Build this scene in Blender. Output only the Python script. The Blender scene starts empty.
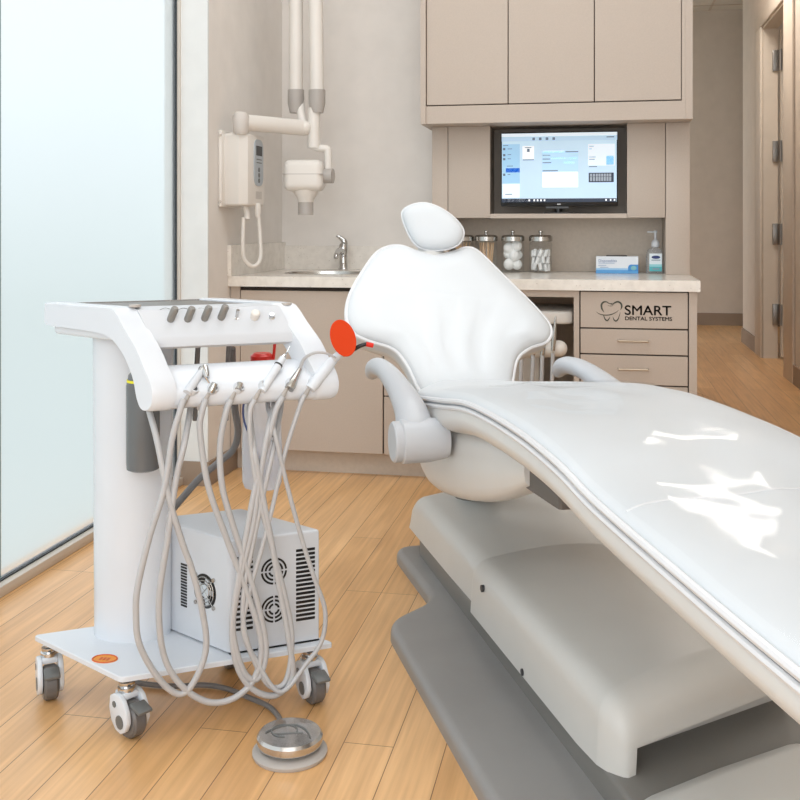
import bpy, bmesh, math, random
from mathutils import Vector, Matrix
from mathutils.geometry import tessellate_polygon
random.seed(7)
C = bpy.context.scene.collection
SC = bpy.context.scene
PI = math.pi

# ------------------------------------------------------------------ camera
F_PX, CAM_H, HORIZON = 1020.0, 1.14, 226.0
YAW = math.atan(200.0 / F_PX)
CY, SY = math.cos(YAW), math.sin(YAW)
cam_d = bpy.data.cameras.new('camera'); cam = bpy.data.objects.new('camera', cam_d); C.objects.link(cam)
cam.location = (0, 0, CAM_H); cam.rotation_euler = (PI / 2, 0, YAW)
cam_d.sensor_width = 36; cam_d.lens = F_PX / 800 * 36; cam_d.shift_y = -(400 - HORIZON) / 800
cam_d.clip_start = 0.05
SC.camera = cam

# ------------------------------------------------------------------ world, lights, exposure
SC.view_settings.view_transform = 'Standard'; SC.view_settings.look = 'None'
SC.view_settings.gamma = 1; SC.view_settings.use_curve_mapping = False
SC.view_settings.exposure = 0.0
W = bpy.data.worlds.new('world'); SC.world = W; W.use_nodes = True
nt = W.node_tree; nt.nodes.clear()
o = nt.nodes.new('ShaderNodeOutputWorld'); b = nt.nodes.new('ShaderNodeBackground')
tc = nt.nodes.new('ShaderNodeTexCoord'); sp = nt.nodes.new('ShaderNodeSeparateXYZ'); rp = nt.nodes.new('ShaderNodeValToRGB')
mr = nt.nodes.new('ShaderNodeMapRange'); mr.inputs[1].default_value = -1; mr.inputs[2].default_value = 1
nt.links.new(tc.outputs['Generated'], sp.inputs[0]); nt.links.new(sp.outputs['Z'], mr.inputs[0])
nt.links.new(mr.outputs[0], rp.inputs[0]); nt.links.new(rp.outputs[0], b.inputs[0]); nt.links.new(b.outputs[0], o.inputs[0])
e = rp.color_ramp.elements
e[0].position = 0.0; e[0].color = (.50, .56, .55, 1)
e[1].position = 1.0; e[1].color = (.97, .99, 1, 1)
x = e.new(.46); x.color = (.54, .62, .61, 1)
x = e.new(.56); x.color = (.84, .91, .94, 1)
x = e.new(.66); x.color = (1, 1, 1, 1)
b.inputs[1].default_value = 1.3

def area(name, loc, size, power, col=(1, 1, 1), aim=None, sy=None, spread=None):
    d = bpy.data.lights.new(name, 'AREA'); d.energy = power; d.color = col
    d.shape = 'RECTANGLE'; d.size = size; d.size_y = sy or size
    if spread: d.spread = spread
    ob = bpy.data.objects.new(name, d); C.objects.link(ob); ob.location = loc
    if aim is not None:
        ob.rotation_euler = (Vector(aim) - Vector(loc)).to_track_quat('-Z', 'Y').to_euler()
    return ob
area('ceiling_panel_light_front', (-0.2, 0.2, 3.55), 2.4, 22, (.94, .975, 1))
area('ceiling_panel_light_counter', (-0.4, 3.2, 3.55), 2.2, 38, (.96, .985, 1), sy=1.6)
area('ceiling_panel_light_hall', (0.95, 8.0, 3.58), .6, 34, (1, .94, .86))
area('near_wall_fill', (-0.2, -1.55, 1.75), 3.2, 92, (.90, .955, 1), aim=(-.2, 4, 1.5), sy=2.6)  # added fill light before the solid near wall, brightens upright surfaces
area('dental_operating_light', (-0.30, 2.3, 2.15), .16, .75, (1, .99, .97), aim=(-.56, 3.1, 1.0), sy=.10, spread=math.radians(60))

# ------------------------------------------------------------------ coordinates
def world(x, d, z): return Vector((CY * x - SY * d, SY * x + CY * d, z))
def cart(a, b, z):                       # cart frame: a along its front, b towards its back
    return world(-.601 + .924 * a - .763 * b, 2.271 + .383 * a + .645 * b, z)
def cart_at(u, v, b):                    # point of the photo lying on the cart's plane b
    k = (u - 400) / F_PX
    a = (k * (2.271 + .645 * b) + .601 + .763 * b) / (.924 - .383 * k)
    d = 2.271 + .383 * a + .645 * b
    return cart(a, b, CAM_H - (v - HORIZON) * d / F_PX)
def at(u, v, d): return world((u - 400) / F_PX * d, d, CAM_H - (v - HORIZON) * d / F_PX)
CA = cart(1, 0, 0) - cart(0, 0, 0); CB = cart(0, 1, 0) - cart(0, 0, 0)
CARTM = Matrix(((CA.x, CB.x, 0, cart(0, 0, 0).x), (CA.y, CB.y, 0, cart(0, 0, 0).y), (0, 0, 1, 0), (0, 0, 0, 1)))
_A = Vector((.23, -.973)).normalized(); _W = Vector((-_A.y, _A.x))
def chair(s, t, z):                      # chair frame: s towards the feet, t across to the right
    return world(.048 + s * _A.x + t * _W.x, 2.72 + s * _A.y + t * _W.y, z)
CHS = chair(1, 0, 0) - chair(0, 0, 0); CHT = chair(0, 1, 0) - chair(0, 0, 0)
CHM = Matrix(((CHS.x, CHT.x, 0, chair(0, 0, 0).x), (CHS.y, CHT.y, 0, chair(0, 0, 0).y), (0, 0, 1, 0), (0, 0, 0, 1)))

# ------------------------------------------------------------------ materials
def lin(c):
    return tuple(((v / 255) / 12.92 if v / 255 <= .04045 else ((v / 255 + .055) / 1.055) ** 2.4) for v in c) + (1,)
MATS = {}
def mat(name, rgb, rough=.5, metal=0, var=.03, scale=8, bump=0, bscale=60, coat=0, emit=0, spec=.5, stretch=None):
    if name in MATS: return MATS[name]
    m = bpy.data.materials.new(name); m.use_nodes = True; n = m.node_tree.nodes; l = m.node_tree.links
    p = n['Principled BSDF']; c = lin(rgb)
    p.inputs['Roughness'].default_value = rough; p.inputs['Metallic'].default_value = metal
    p.inputs['Coat Weight'].default_value = coat; p.inputs['Coat Roughness'].default_value = .08
    p.inputs['Specular IOR Level'].default_value = spec
    t = n.new('ShaderNodeTexCoord'); mp = n.new('ShaderNodeMapping'); l.new(t.outputs['Object'], mp.inputs[0])
    if stretch: mp.inputs['Scale'].default_value = stretch
    nz = n.new('ShaderNodeTexNoise'); nz.inputs['Scale'].default_value = scale; nz.inputs['Detail'].default_value = 4
    l.new(mp.outputs[0], nz.inputs[0])
    r = n.new('ShaderNodeValToRGB'); l.new(nz.outputs[0], r.inputs[0])
    r.color_ramp.elements[0].position = .3; r.color_ramp.elements[1].position = .7
    r.color_ramp.elements[0].color = tuple(v * (1 - var) for v in c[:3]) + (1,)
    r.color_ramp.elements[1].color = tuple(min(1, v * (1 + var)) for v in c[:3]) + (1,)
    l.new(r.outputs[0], p.inputs['Base Color'])
    if bump:
        n2 = n.new('ShaderNodeTexNoise'); n2.inputs['Scale'].default_value = bscale; l.new(mp.outputs[0], n2.inputs[0])
        bp = n.new('ShaderNodeBump'); bp.inputs['Strength'].default_value = bump; bp.inputs['Distance'].default_value = .01
        l.new(n2.outputs[0], bp.inputs['Height']); l.new(bp.outputs[0], p.inputs['Normal'])
    if emit:
        l.new(r.outputs[0], p.inputs['Emission Color']); p.inputs['Emission Strength'].default_value = emit
    MATS[name] = m; return m

def clear(name, rgb, amount=.06, rough=.03, power=2.5, bump=0, bscale=12, gain=.6, milk=0):
    """thin clear glass or film: transparent with a fresnel reflection"""
    if name in MATS: return MATS[name]
    m = bpy.data.materials.new(name); m.use_nodes = True; n = m.node_tree.nodes; l = m.node_tree.links
    n.remove(n['Principled BSDF']); out = n['Material Output']
    t = n.new('ShaderNodeBsdfTransparent'); t.inputs[0].default_value = lin(rgb)
    g = n.new('ShaderNodeBsdfGlossy'); g.inputs['Roughness'].default_value = rough
    fr = n.new('ShaderNodeLayerWeight'); fr.inputs[0].default_value = .5
    pw = n.new('ShaderNodeMath'); pw.operation = 'POWER'; pw.inputs[1].default_value = power
    ad = n.new('ShaderNodeMath'); ad.operation = 'MULTIPLY_ADD'; ad.inputs[1].default_value = gain; ad.inputs[2].default_value = amount; l.new(fr.outputs['Facing'], pw.inputs[0]); l.new(pw.outputs[0], ad.inputs[0])
    base = t.outputs[0]
    if milk:
        df = n.new('ShaderNodeBsdfDiffuse'); df.inputs[0].default_value = lin((248, 249, 252)); tl = n.new('ShaderNodeBsdfTranslucent'); tl.inputs[0].default_value = lin((248, 249, 252))
        h = n.new('ShaderNodeMixShader'); h.inputs[0].default_value = .5; l.new(df.outputs[0], h.inputs[1]); l.new(tl.outputs[0], h.inputs[2])
        k = n.new('ShaderNodeMixShader'); k.inputs[0].default_value = milk; l.new(t.outputs[0], k.inputs[1]); l.new(h.outputs[0], k.inputs[2]); base = k.outputs[0]
    mx = n.new('ShaderNodeMixShader'); l.new(ad.outputs[0], mx.inputs[0]); l.new(base, mx.inputs[1]); l.new(g.outputs[0], mx.inputs[2])
    if bump:
        tcn = n.new('ShaderNodeTexCoord'); nz = n.new('ShaderNodeTexNoise'); nz.inputs['Scale'].default_value = bscale; nz.inputs['Detail'].default_value = 2
        l.new(tcn.outputs['Object'], nz.inputs[0])
        bp = n.new('ShaderNodeBump'); bp.inputs['Strength'].default_value = bump; bp.inputs['Distance'].default_value = .03
        l.new(nz.outputs[0], bp.inputs['Height']); l.new(bp.outputs[0], g.inputs['Normal']); l.new(bp.outputs[0], fr.inputs['Normal'])
    l.new(mx.outputs[0], out.inputs[0]); MATS[name] = m; return m

def floor_mat():
    m = bpy.data.materials.new('bamboo_planks'); m.use_nodes = True; n = m.node_tree.nodes; l = m.node_tree.links
    p = n['Principled BSDF']
    t = n.new('ShaderNodeTexCoord'); mp = n.new('ShaderNodeMapping'); mp.inputs['Rotation'].default_value = (0, 0, PI / 2)
    l.new(t.outputs['Object'], mp.inputs[0])
    br = n.new('ShaderNodeTexBrick'); l.new(mp.outputs[0], br.inputs[0])
    br.offset = .37; br.offset_frequency = 3; br.squash = 1
    br.inputs['Scale'].default_value = 1; br.inputs['Mortar Size'].default_value = .0011; br.inputs['Mortar Smooth'].default_value = .3
    br.inputs['Brick Width'].default_value = 1.45; br.inputs['Row Height'].default_value = .112; br.inputs['Bias'].default_value = 0
    br.inputs['Color1'].default_value = lin((234, 189, 136)); br.inputs['Color2'].default_value = lin((220, 172, 117)); br.inputs['Mortar'].default_value = lin((120, 80, 45))
    # grain
    m2 = n.new('ShaderNodeMapping'); m2.inputs['Scale'].default_value = (70, 2.2, 1); l.new(t.outputs['Object'], m2.inputs[0])
    nz = n.new('ShaderNodeTexNoise'); nz.inputs['Scale'].default_value = 1.0; nz.inputs['Detail'].default_value = 6; l.new(m2.outputs[0], nz.inputs[0])
    r = n.new('ShaderNodeValToRGB'); r.color_ramp.elements[0].position = .35; r.color_ramp.elements[1].position = .68
    r.color_ramp.elements[0].color = (.80, .76, .72, 1); r.color_ramp.elements[1].color = (1.06, 1.05, 1.04, 1); l.new(nz.outputs[0], r.inputs[0])
    mx = n.new('ShaderNodeMix'); mx.data_type = 'RGBA'; mx.blend_type = 'MULTIPLY'; mx.inputs[0].default_value = .75
    l.new(br.outputs['Color'], mx.inputs[6]); l.new(r.outputs[0], mx.inputs[7])
    n3 = n.new('ShaderNodeTexNoise'); n3.inputs['Scale'].default_value = 5; n3.inputs['Detail'].default_value = 3; 
    m3 = n.new('ShaderNodeMapping'); m3.inputs['Scale'].default_value = (3, .6, 1); l.new(t.outputs['Object'], m3.inputs[0]); l.new(m3.outputs[0], n3.inputs[0])
    r3 = n.new('ShaderNodeValToRGB'); r3.color_ramp.elements[0].position = .3; r3.color_ramp.elements[1].position = .7
    r3.color_ramp.elements[0].color = (.88, .85, .82, 1); r3.color_ramp.elements[1].color = (1.05, 1.05, 1.05, 1); l.new(n3.outputs[0], r3.inputs[0])
    mx2 = n.new('ShaderNodeMix'); mx2.data_type = 'RGBA'; mx2.blend_type = 'MULTIPLY'; mx2.inputs[0].default_value = .8
    l.new(mx.outputs[2], mx2.inputs[6]); l.new(r3.outputs[0], mx2.inputs[7]); l.new(mx2.outputs[2], p.inputs['Base Color'])
    p.inputs['Roughness'].default_value = .3; p.inputs['Specular IOR Level'].default_value = .75
    bp = n.new('ShaderNodeBump'); bp.inputs['Strength'].default_value = .25; bp.inputs['Distance'].default_value = .001
    inv = n.new('ShaderNodeMath'); inv.operation = 'SUBTRACT'; inv.inputs[0].default_value = 1; l.new(br.outputs['Fac'], inv.inputs[1])
    l.new(inv.outputs[0], bp.inputs['Height']); l.new(bp.outputs[0], p.inputs['Normal'])
    return m

def quartz_mat():
    m = bpy.data.materials.new('speckled_quartz'); m.use_nodes = True; n = m.node_tree.nodes; l = m.node_tree.links
    p = n['Principled BSDF']; p.inputs['Roughness'].default_value = .18
    t = n.new('ShaderNodeTexCoord'); v = n.new('ShaderNodeTexVoronoi'); v.inputs['Scale'].default_value = 55; l.new(t.outputs['Object'], v.inputs[0])
    r = n.new('ShaderNodeValToRGB'); l.new(v.outputs['Distance'], r.inputs[0])
    r.color_ramp.elements[0].position = .05; r.color_ramp.elements[0].color = lin((176, 164, 150))
    r.color_ramp.elements[1].position = .13; r.color_ramp.elements[1].color = lin((232, 226, 218))
    n2 = n.new('ShaderNodeTexNoise'); n2.inputs['Scale'].default_value = 25; n2.inputs['Detail'].default_value = 5; l.new(t.outputs['Object'], n2.inputs[0])
    r2 = n.new('ShaderNodeValToRGB'); l.new(n2.outputs[0], r2.inputs[0])
    r2.color_ramp.elements[0].position = .35; r2.color_ramp.elements[0].color = (.94, .935, .93, 1); r2.color_ramp.elements[1].position = .6; r2.color_ramp.elements[1].color = (1.04, 1.04, 1.04, 1)
    mx = n.new('ShaderNodeMix'); mx.data_type = 'RGBA'; mx.blend_type = 'MULTIPLY'; mx.inputs[0].default_value = 1
    l.new(r.outputs[0], mx.inputs[6]); l.new(r2.outputs[0], mx.inputs[7]); l.new(mx.outputs[2], p.inputs['Base Color'])
    return m

def frosted_mat():
    m = bpy.data.materials.new('frosted_glass'); m.use_nodes = True; n = m.node_tree.nodes; l = m.node_tree.links
    n.remove(n['Principled BSDF']); out = n['Material Output']
    t = n.new('ShaderNodeBsdfRefraction'); t.inputs['Roughness'].default_value = .55; t.inputs['IOR'].default_value = 1.02
    t.inputs['Color'].default_value = (.97, .99, 1, 1)
    nz = n.new('ShaderNodeTexNoise'); nz.inputs['Scale'].default_value = 400; bp = n.new('ShaderNodeBump'); bp.inputs['Strength'].default_value = .05
    l.new(nz.outputs[0], bp.inputs['Height']); l.new(bp.outputs[0], t.inputs['Normal'])
    tr = n.new('ShaderNodeBsdfTranslucent'); tr.inputs[0].default_value = (.97, .99, 1, 1)
    mx = n.new('ShaderNodeMixShader'); mx.inputs[0].default_value = .25; l.new(t.outputs[0], mx.inputs[1]); l.new(tr.outputs[0], mx.inputs[2])
    g = n.new('ShaderNodeBsdfGlossy'); g.inputs['Roughness'].default_value = .25
    m2 = n.new('ShaderNodeMixShader'); m2.inputs[0].default_value = .04; l.new(mx.outputs[0], m2.inputs[1]); l.new(g.outputs[0], m2.inputs[2])
    l.new(m2.outputs[0], out.inputs[0]); return m

M_FLOOR = floor_mat(); M_QUARTZ = quartz_mat(); M_FROST = frosted_mat()
M_WALL = mat('warm_wall_paint', (230, 225, 220), .85, bump=.02, bscale=250)
M_WALLD = mat('textured_wallcovering', (212, 201, 190), .85, bump=.03, bscale=180)
M_BASEB = mat('taupe_baseboard', (150, 132, 116), .6)
M_CEIL = mat('ceiling_tile', (225, 220, 212), .9, bump=.1, bscale=150)
M_REVEAL = mat('white_reveal_paint', (226, 227, 226), .7)
M_ALU = mat('anodised_aluminium', (206, 198, 188), .4, .15)
M_GASKET = mat('dark_gasket', (45, 52, 58), .5)
M_LAM = mat('taupe_laminate', (190, 176, 164), .55, var=.03, scale=160, bump=.03, bscale=300)
M_LAMD = mat('niche_laminate', (205, 192, 178), .6, var=.04, scale=60)
M_GAP = mat('dark_gap', (62, 52, 46), .8)
M_WHITE = mat('white_enamel', (216, 221, 228), .25, var=.01)
M_WHITE2 = mat('white_plastic', (206, 210, 216), .35, var=.01)
M_XRAY = mat('cream_plastic', (226, 221, 215), .4, var=.015)
M_GREYP = mat('grey_plastic', (176, 170, 165), .45, var=.02)
M_STEEL = mat('brushed_steel', (190, 188, 184), .25, 1, var=.04, scale=30)
M_CHROME = mat('chrome', (205, 205, 205), .08, 1, var=.01)
M_DARK = mat('dark_rubber', (58, 58, 60), .5)
M_MIDGREY = mat('pedal_grey', (104, 106, 106), .4)
M_BLACK = mat('black_plastic', (22, 22, 24), .3)
M_HOSE = mat('grey_silicone_hose', (182, 182, 184), .4, var=.02)
M_HOSED = mat('dark_grey_cable', (120, 118, 118), .5)
M_UPH = mat('white_upholstery', (204, 208, 212), .5, var=.01, bump=.22, bscale=5, coat=0, spec=.35)
M_PIPE = mat('white_piping', (214, 215, 218), .35, var=.01)
M_SHELL = mat('pale_grey_shell', (208, 208, 206), .35, var=.015)
M_ARM = mat('arm_grey', (188, 191, 196), .4, var=.015)
M_COVER = mat('base_cover_grey', (204, 204, 201), .38, var=.015)
M_BASE = mat('chair_base_grey', (142, 141, 140), .42, var=.03)
M_BASED = mat('chair_recess_grey', (120, 118, 114), .5)
M_FILM = clear('clear_plastic_film', (252, 252, 252), .0, .07, power=3.0, gain=.1, bump=.16, bscale=5)
M_GLASS = clear('clear_glass', (252, 253, 253), .03, .02, power=3, gain=.5, milk=.03)
M_GREYTINT = mat('smoked_bottle', (104, 106, 108), .2, var=.03)
M_PLASTCLR = clear('clear_soft_plastic', (250, 251, 254), .03, .1, gain=.4, milk=.55)
M_YELLOW = mat('yellow_band', (236, 228, 40), .5)
M_RED = mat('red_plastic', (214, 42, 30), .35)
M_ORANGE = clear('orange_shield', (255, 92, 24), .02, .1)
M_ORANGES = mat('orange_plastic', (204, 58, 4), .5, spec=.2)
M_STICKER = mat('orange_sticker', (232, 150, 50), .5)
M_BLUE = mat('blue_tube', (70, 86, 140), .4)
M_WOOD = mat('birch_stick', (226, 190, 150), .6, var=.08)
M_COTTON = mat('cotton', (243, 243, 242), .95, bump=.4, bscale=220)
M_INK = mat('dark_logo_print', (64, 60, 54), .6)
M_INKG = mat('olive_logo_print', (74, 76, 66), .6)
M_HANDLE = mat('warm_brushed_nickel', (186, 174, 158), .35, .9)
M_SCRBG = mat('screen_pale_blue', (186, 212, 232), .4, emit=.4, var=.03, scale=4)
def scr(name, rgb, e=.4): return mat('screen_' + name, rgb, .4, emit=e, var=0)

# ------------------------------------------------------------------ mesh building
class MB:
    def __init__(self): self.bm = bmesh.new()
    def _add(self, tb, M=None):
        if M is not None: bmesh.ops.transform(tb, matrix=M, verts=tb.verts[:])
        me = bpy.data.meshes.new('t'); tb.to_mesh(me); tb.free(); self.bm.from_mesh(me); bpy.data.meshes.remove(me); return self
    def box(self, x0, x1, y0, y1, z0, z1, M=None, bev=0, seg=2):
        tb = bmesh.new(); bmesh.ops.create_cube(tb, size=1)
        for v in tb.verts: v.co = Vector((x0 + (v.co.x + .5) * (x1 - x0), y0 + (v.co.y + .5) * (y1 - y0), z0 + (v.co.z + .5) * (z1 - z0)))
        if bev: bmesh.ops.bevel(tb, geom=tb.edges[:], offset=bev, segments=seg, profile=.5, affect='EDGES', clamp_overlap=True)
        return self._add(tb, M)
    def prism(self, poly, z0, z1, M=None, bev=0, seg=3, bev_bottom=False):
        """poly in x,y, from z0 to z1; bevel rounds the top (and bottom) rim"""
        tb = bmesh.new(); a = [tb.verts.new((p[0], p[1], z0)) for p in poly]; c = [tb.verts.new((p[0], p[1], z1)) for p in poly]
        n = len(poly); tb.faces.new(a[::-1]); top = tb.faces.new(c)
        for i in range(n): tb.faces.new((a[i], a[(i + 1) % n], c[(i + 1) % n], c[i]))
        bmesh.ops.recalc_face_normals(tb, faces=tb.faces[:])
        if bev:
            ed = [e for e in tb.edges if all(abs(v.co.z - z1) < 1e-7 for v in e.verts) or (bev_bottom and all(abs(v.co.z - z0) < 1e-7 for v in e.verts))]
            bmesh.ops.bevel(tb, geom=ed, offset=bev, segments=seg, profile=.5, affect='EDGES', clamp_overlap=True)
        return self._add(tb, M)
    def loft(self, rings, cap=True, closed=True, M=None):
        tb = bmesh.new(); R = [[tb.verts.new(p) for p in r] for r in rings]; n = len(R[0])
        for i in range(len(R) - 1):
            for j in range(n if closed else n - 1):
                tb.faces.new((R[i][j], R[i][(j + 1) % n], R[i + 1][(j + 1) % n], R[i + 1][j]))
        if cap and closed: tb.faces.new(R[0][::-1]); tb.faces.new(R[-1])
        bmesh.ops.recalc_face_normals(tb, faces=tb.faces[:])
        return self._add(tb, M)
    def lathe(self, prof, M=None, seg=28):
        rings = []
        for r, z in prof:
            r = max(r, 1e-5); rings.append([Vector((r * math.cos(2 * PI * k / seg), r * math.sin(2 * PI * k / seg), z)) for k in range(seg)])
        return self.loft(rings, True, True, M)
    def cyl(self, p0, p1, r0, r1=None, seg=20):
        p0, p1 = Vector(p0), Vector(p1); r1 = r0 if r1 is None else r1; d = p1 - p0
        return self.lathe([(r0, 0), (r1, d.length)], frame(p0, d), seg)
    def rod(self, p0, p1, prof, seg=20):
        """lathe along p0->p1; prof = (radius, fraction)"""
        p0, p1 = Vector(p0), Vector(p1); d = p1 - p0
        return self.lathe([(r, q * d.length) for r, q in prof], frame(p0, d), seg)
    def tube(self, pts, r, seg=10, sub=8, smooth=True, closed=False, flat=1.0):
        P = [Vector(p) for p in pts]
        if smooth: P = spline(P, sub, closed)
        n = len(P); rad = r if isinstance(r, (list, tuple)) else None
        up = None; rings = []
        for i, p in enumerate(P):
            if closed: t = P[(i + 1) % n] - P[i - 1]
            else: t = P[min(i + 1, n - 1)] - P[max(i - 1, 0)]
            t.normalize()
            if up is None:
                up = Vector((0, 0, 1)) if abs(t.z) < .9 else Vector((1, 0, 0))
            x = t.cross(up); x.normalize(); y = x.cross(t); up = y
            if rad:
                q = i / (n - 1) * (len(rad) - 1); k = min(int(q), len(rad) - 2); rr = rad[k] + (rad[k + 1] - rad[k]) * (q - k)
            else: rr = r
            rings.append([p + x * rr * flat * math.cos(2 * PI * k / seg) + y * rr * math.sin(2 * PI * k / seg) for k in range(seg)])
        if closed: rings.append(rings[0])
        return self.loft(rings, not closed)
    def ball(self, c, r, M=None, seg=18):
        tb = bmesh.new(); bmesh.ops.create_uvsphere(tb, u_segments=seg, v_segments=seg // 2 + 2, radius=1)
        rr = r if isinstance(r, (tuple, list)) else (r, r, r)
        for v in tb.verts: v.co = Vector((c[0] + v.co.x * rr[0], c[1] + v.co.y * rr[1], c[2] + v.co.z * rr[2]))
        return self._add(tb, M)
    def build(self, name, material, parent=None, angle=38, origin=None):
        bmesh.ops.remove_doubles(self.bm, verts=self.bm.verts[:], dist=1e-6)
        me = bpy.data.meshes.new(name); self.bm.to_mesh(me); self.bm.free()
        ob = bpy.data.objects.new(name, me); C.objects.link(ob)
        if parent is not None:
            base = WORLD[parent.name]; ob.parent = parent
        else:
            xs = [v.co for v in me.vertices]
            base = Vector(origin) if origin else Vector(((min(v.x for v in xs) + max(v.x for v in xs)) / 2, (min(v.y for v in xs) + max(v.y for v in xs)) / 2, min(v.z for v in xs)))
            ob.location = base
        WORLD[ob.name] = base.copy()
        me.transform(Matrix.Translation(-base))
        for p in me.polygons: p.use_smooth = True
        me.set_sharp_from_angle(angle=math.radians(angle))
        me.materials.append(material)
        return ob
WORLD = {}
def frame(p, zdir, xhint=None):
    z = Vector(zdir).normalized(); h = Vector(xhint) if xhint is not None else (Vector((0, 0, 1)) if abs(z.z) < .95 else Vector((1, 0, 0)))
    x = h.cross(z) if xhint is None else (h - z * h.dot(z)); x.normalize(); y = z.cross(x)
    M = Matrix.Identity(4)
    for i in range(3): M[i][0], M[i][1], M[i][2], M[i][3] = x[i], y[i], z[i], p[i]
    return M
def spline(P, sub=8, closed=False):
    out = []; n = len(P)
    for i in range(n if closed else n - 1):
        if closed: a, b_, c, d = P[i - 1], P[i], P[(i + 1) % n], P[(i + 2) % n]
        else: a, b_, c, d = P[max(i - 1, 0)], P[i], P[i + 1], P[min(i + 2, n - 1)]
        for k in range(sub):
            t = k / sub
            out.append(.5 * ((2 * b_) + (c - a) * t + (2 * a - 5 * b_ + 4 * c - d) * t * t + (3 * b_ - a - 3 * c + d) * t ** 3))
    if not closed: out.append(P[-1].copy())
    return out
def interp(tab, x):
    if x <= tab[0][0]: return tab[0][1]
    for (a, fa), (c, fc) in zip(tab, tab[1:]):
        if x <= c:
            q = (x - a) / (c - a); q = q * q * (3 - 2 * q) if False else q
            return fa + (fc - fa) * q
    return tab[-1][1]
def smooth_tab(tab, sub=6):
    return [(p.x, p.y) for p in spline([Vector((a, c, 0)) for a, c in tab], sub)]
def tag(ob, label=None, cat=None, group=None, kind=None):
    if label: ob['label'] = label
    if cat: ob['category'] = cat
    if group: ob['group'] = group
    if kind: ob['kind'] = kind
    return ob
def thing(name, loc, label, cat, group=None):
    ob = bpy.data.objects.new(name, None); C.objects.link(ob); ob.location = loc; ob.empty_display_size = .05
    WORLD[ob.name] = Vector(loc); return tag(ob, label, cat, group)
def B(name, m, parent=None, *boxes, bev=0, M=None):
    mb = MB()
    for bx in boxes: mb.box(*bx, M=M, bev=bev)
    return mb.build(name, m, parent)
def struct(ob): ob['kind'] = 'structure'; return ob
def copy_thing(src, delta, label=None):
    r = src.copy(); C.objects.link(r); r.location = Vector(src.location) + Vector(delta); WORLD[r.name] = Vector(r.location)
    if label: r['label'] = label
    for ch in list(src.children):
        c = ch.copy(); C.objects.link(c); c.parent = r
        for g in list(ch.children):
            q = g.copy(); C.objects.link(q); q.parent = c
    return r
def text_mesh(body, size, M, thick=.0006, bold=0, align='LEFT', sx=1.0, spacing=1.0):
    cu = bpy.data.curves.new('text', 'FONT'); cu.body = body; cu.size = size; cu.extrude = thick; cu.align_x = align; cu.space_character = spacing
    ob = bpy.data.objects.new('text', cu); C.objects.link(ob); bpy.context.view_layer.update()
    me = bpy.data.meshes.new_from_object(ob.evaluated_get(bpy.context.evaluated_depsgraph_get()))
    bpy.data.objects.remove(ob); bpy.data.curves.remove(cu)
    mb = MB(); me.transform(Matrix.Diagonal((sx, 1, 1, 1)))
    for dx, dy in (((0, 0), (bold, 0), (-bold, 0), (0, bold), (0, -bold)) if bold else ((0, 0),)):   # heavier strokes
        m2 = me.copy(); m2.transform(M @ Matrix.Translation((dx, dy, 0))); mb.bm.from_mesh(m2); bpy.data.meshes.remove(m2)
    bpy.data.meshes.remove(me); return mb
def ribbon(mb, pts, widths, M, th=.0008, sub=8):
    P = spline([Vector((p[0], p[1], 0)) for p in pts], sub); n = len(P); rings = []
    for i, p in enumerate(P):
        t = (P[min(i + 1, n - 1)] - P[max(i - 1, 0)]).normalized(); nn = Vector((-t.y, t.x, 0))
        q = i / (n - 1) * (len(widths) - 1); k = min(int(q), len(widths) - 2); w = (widths[k] + (widths[k + 1] - widths[k]) * (q - k)) / 2
        rings.append([p + nn * w + Vector((0, 0, -th)), p - nn * w + Vector((0, 0, -th)), p - nn * w + Vector((0, 0, th)), p + nn * w + Vector((0, 0, th))])
    return mb.loft(rings, True, True, M)
def up(poly, r=.04, sub=5):                       # round the corners of a polygon
    out = []; n = len(poly)
    for i in range(n):
        p0, p, p1 = Vector(poly[i - 1]).to_2d(), Vector(poly[i]).to_2d(), Vector(poly[(i + 1) % n]).to_2d()
        a = p + (p0 - p).normalized() * min(r, (p0 - p).length * .45); c = p + (p1 - p).normalized() * min(r, (p1 - p).length * .45)
        for k in range(sub + 1):
            t = k / sub; out.append(((1 - t) ** 2 * a + 2 * t * (1 - t) * p + t * t * c))
    return out
up_ = up
# ================================================================== room shell
CEIL = 3.62
struct(B('floor', M_FLOOR, None, (-1.95, 4.2, -1.6, 13.6, -.05, 0)))
struct(B('ceiling', M_CEIL, None, (-1.95, 4.2, -1.6, 13.6, CEIL, CEIL + .05)))
tiles = MB()
for k in range(9): tiles.box(.45, 4.1, 5.6 + k * .9, 5.625 + k * .9, CEIL - .006, CEIL - .0005)
for xx in (.62, 1.22, 1.82, 2.42): tiles.box(xx, xx + .025, 5.4, 13.2, CEIL - .006, CEIL - .0005)
struct(tiles.build('trim_1', M_WALLD))
struct(B('wall_near', M_WALL, None, (-1.95, 4.2, -1.75, -1.6, 0, CEIL)))
# wall beyond the window, with its white end face
struct(B('wall_left', M_WALL, None, (-1.90, -1.69, 4.2455, 5.42, 0, CEIL)))
struct(B('trim_2', M_REVEAL, None, (-1.835, -1.689, 4.23, 4.245, .105, CEIL)))
struct(B('baseboard_left', M_BASEB, None, (-1.82, -1.678, 4.218, 4.23, 0, .105), (-1.69, -1.678, 4.23, 4.575, 0, .105)))
struct(B('wall_back', M_WALL, None, (-1.69, .418, 5.30, 5.42, 0, CEIL)))
struct(B('wall_hall', M_WALLD, None, (.298, .418, 5.42, 10, 0, CEIL)))
struct(B('wall_far', M_WALLD, None, (.0, 4.2, 12.2, 12.32, 0, CEIL)))
struct(B('baseboard_far', M_BASEB, None, (.0, 4.2, 12.18, 12.2, 0, .14)))
struct(B('wall_right', M_WALLD, None, (1.38, 1.5, -1.6, 8.13, 0, CEIL), (1.38, 1.5, 9.25, 10.5, 0, CEIL), (1.38, 1.5, 8.13, 9.25, 2.86, CEIL)))
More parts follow.
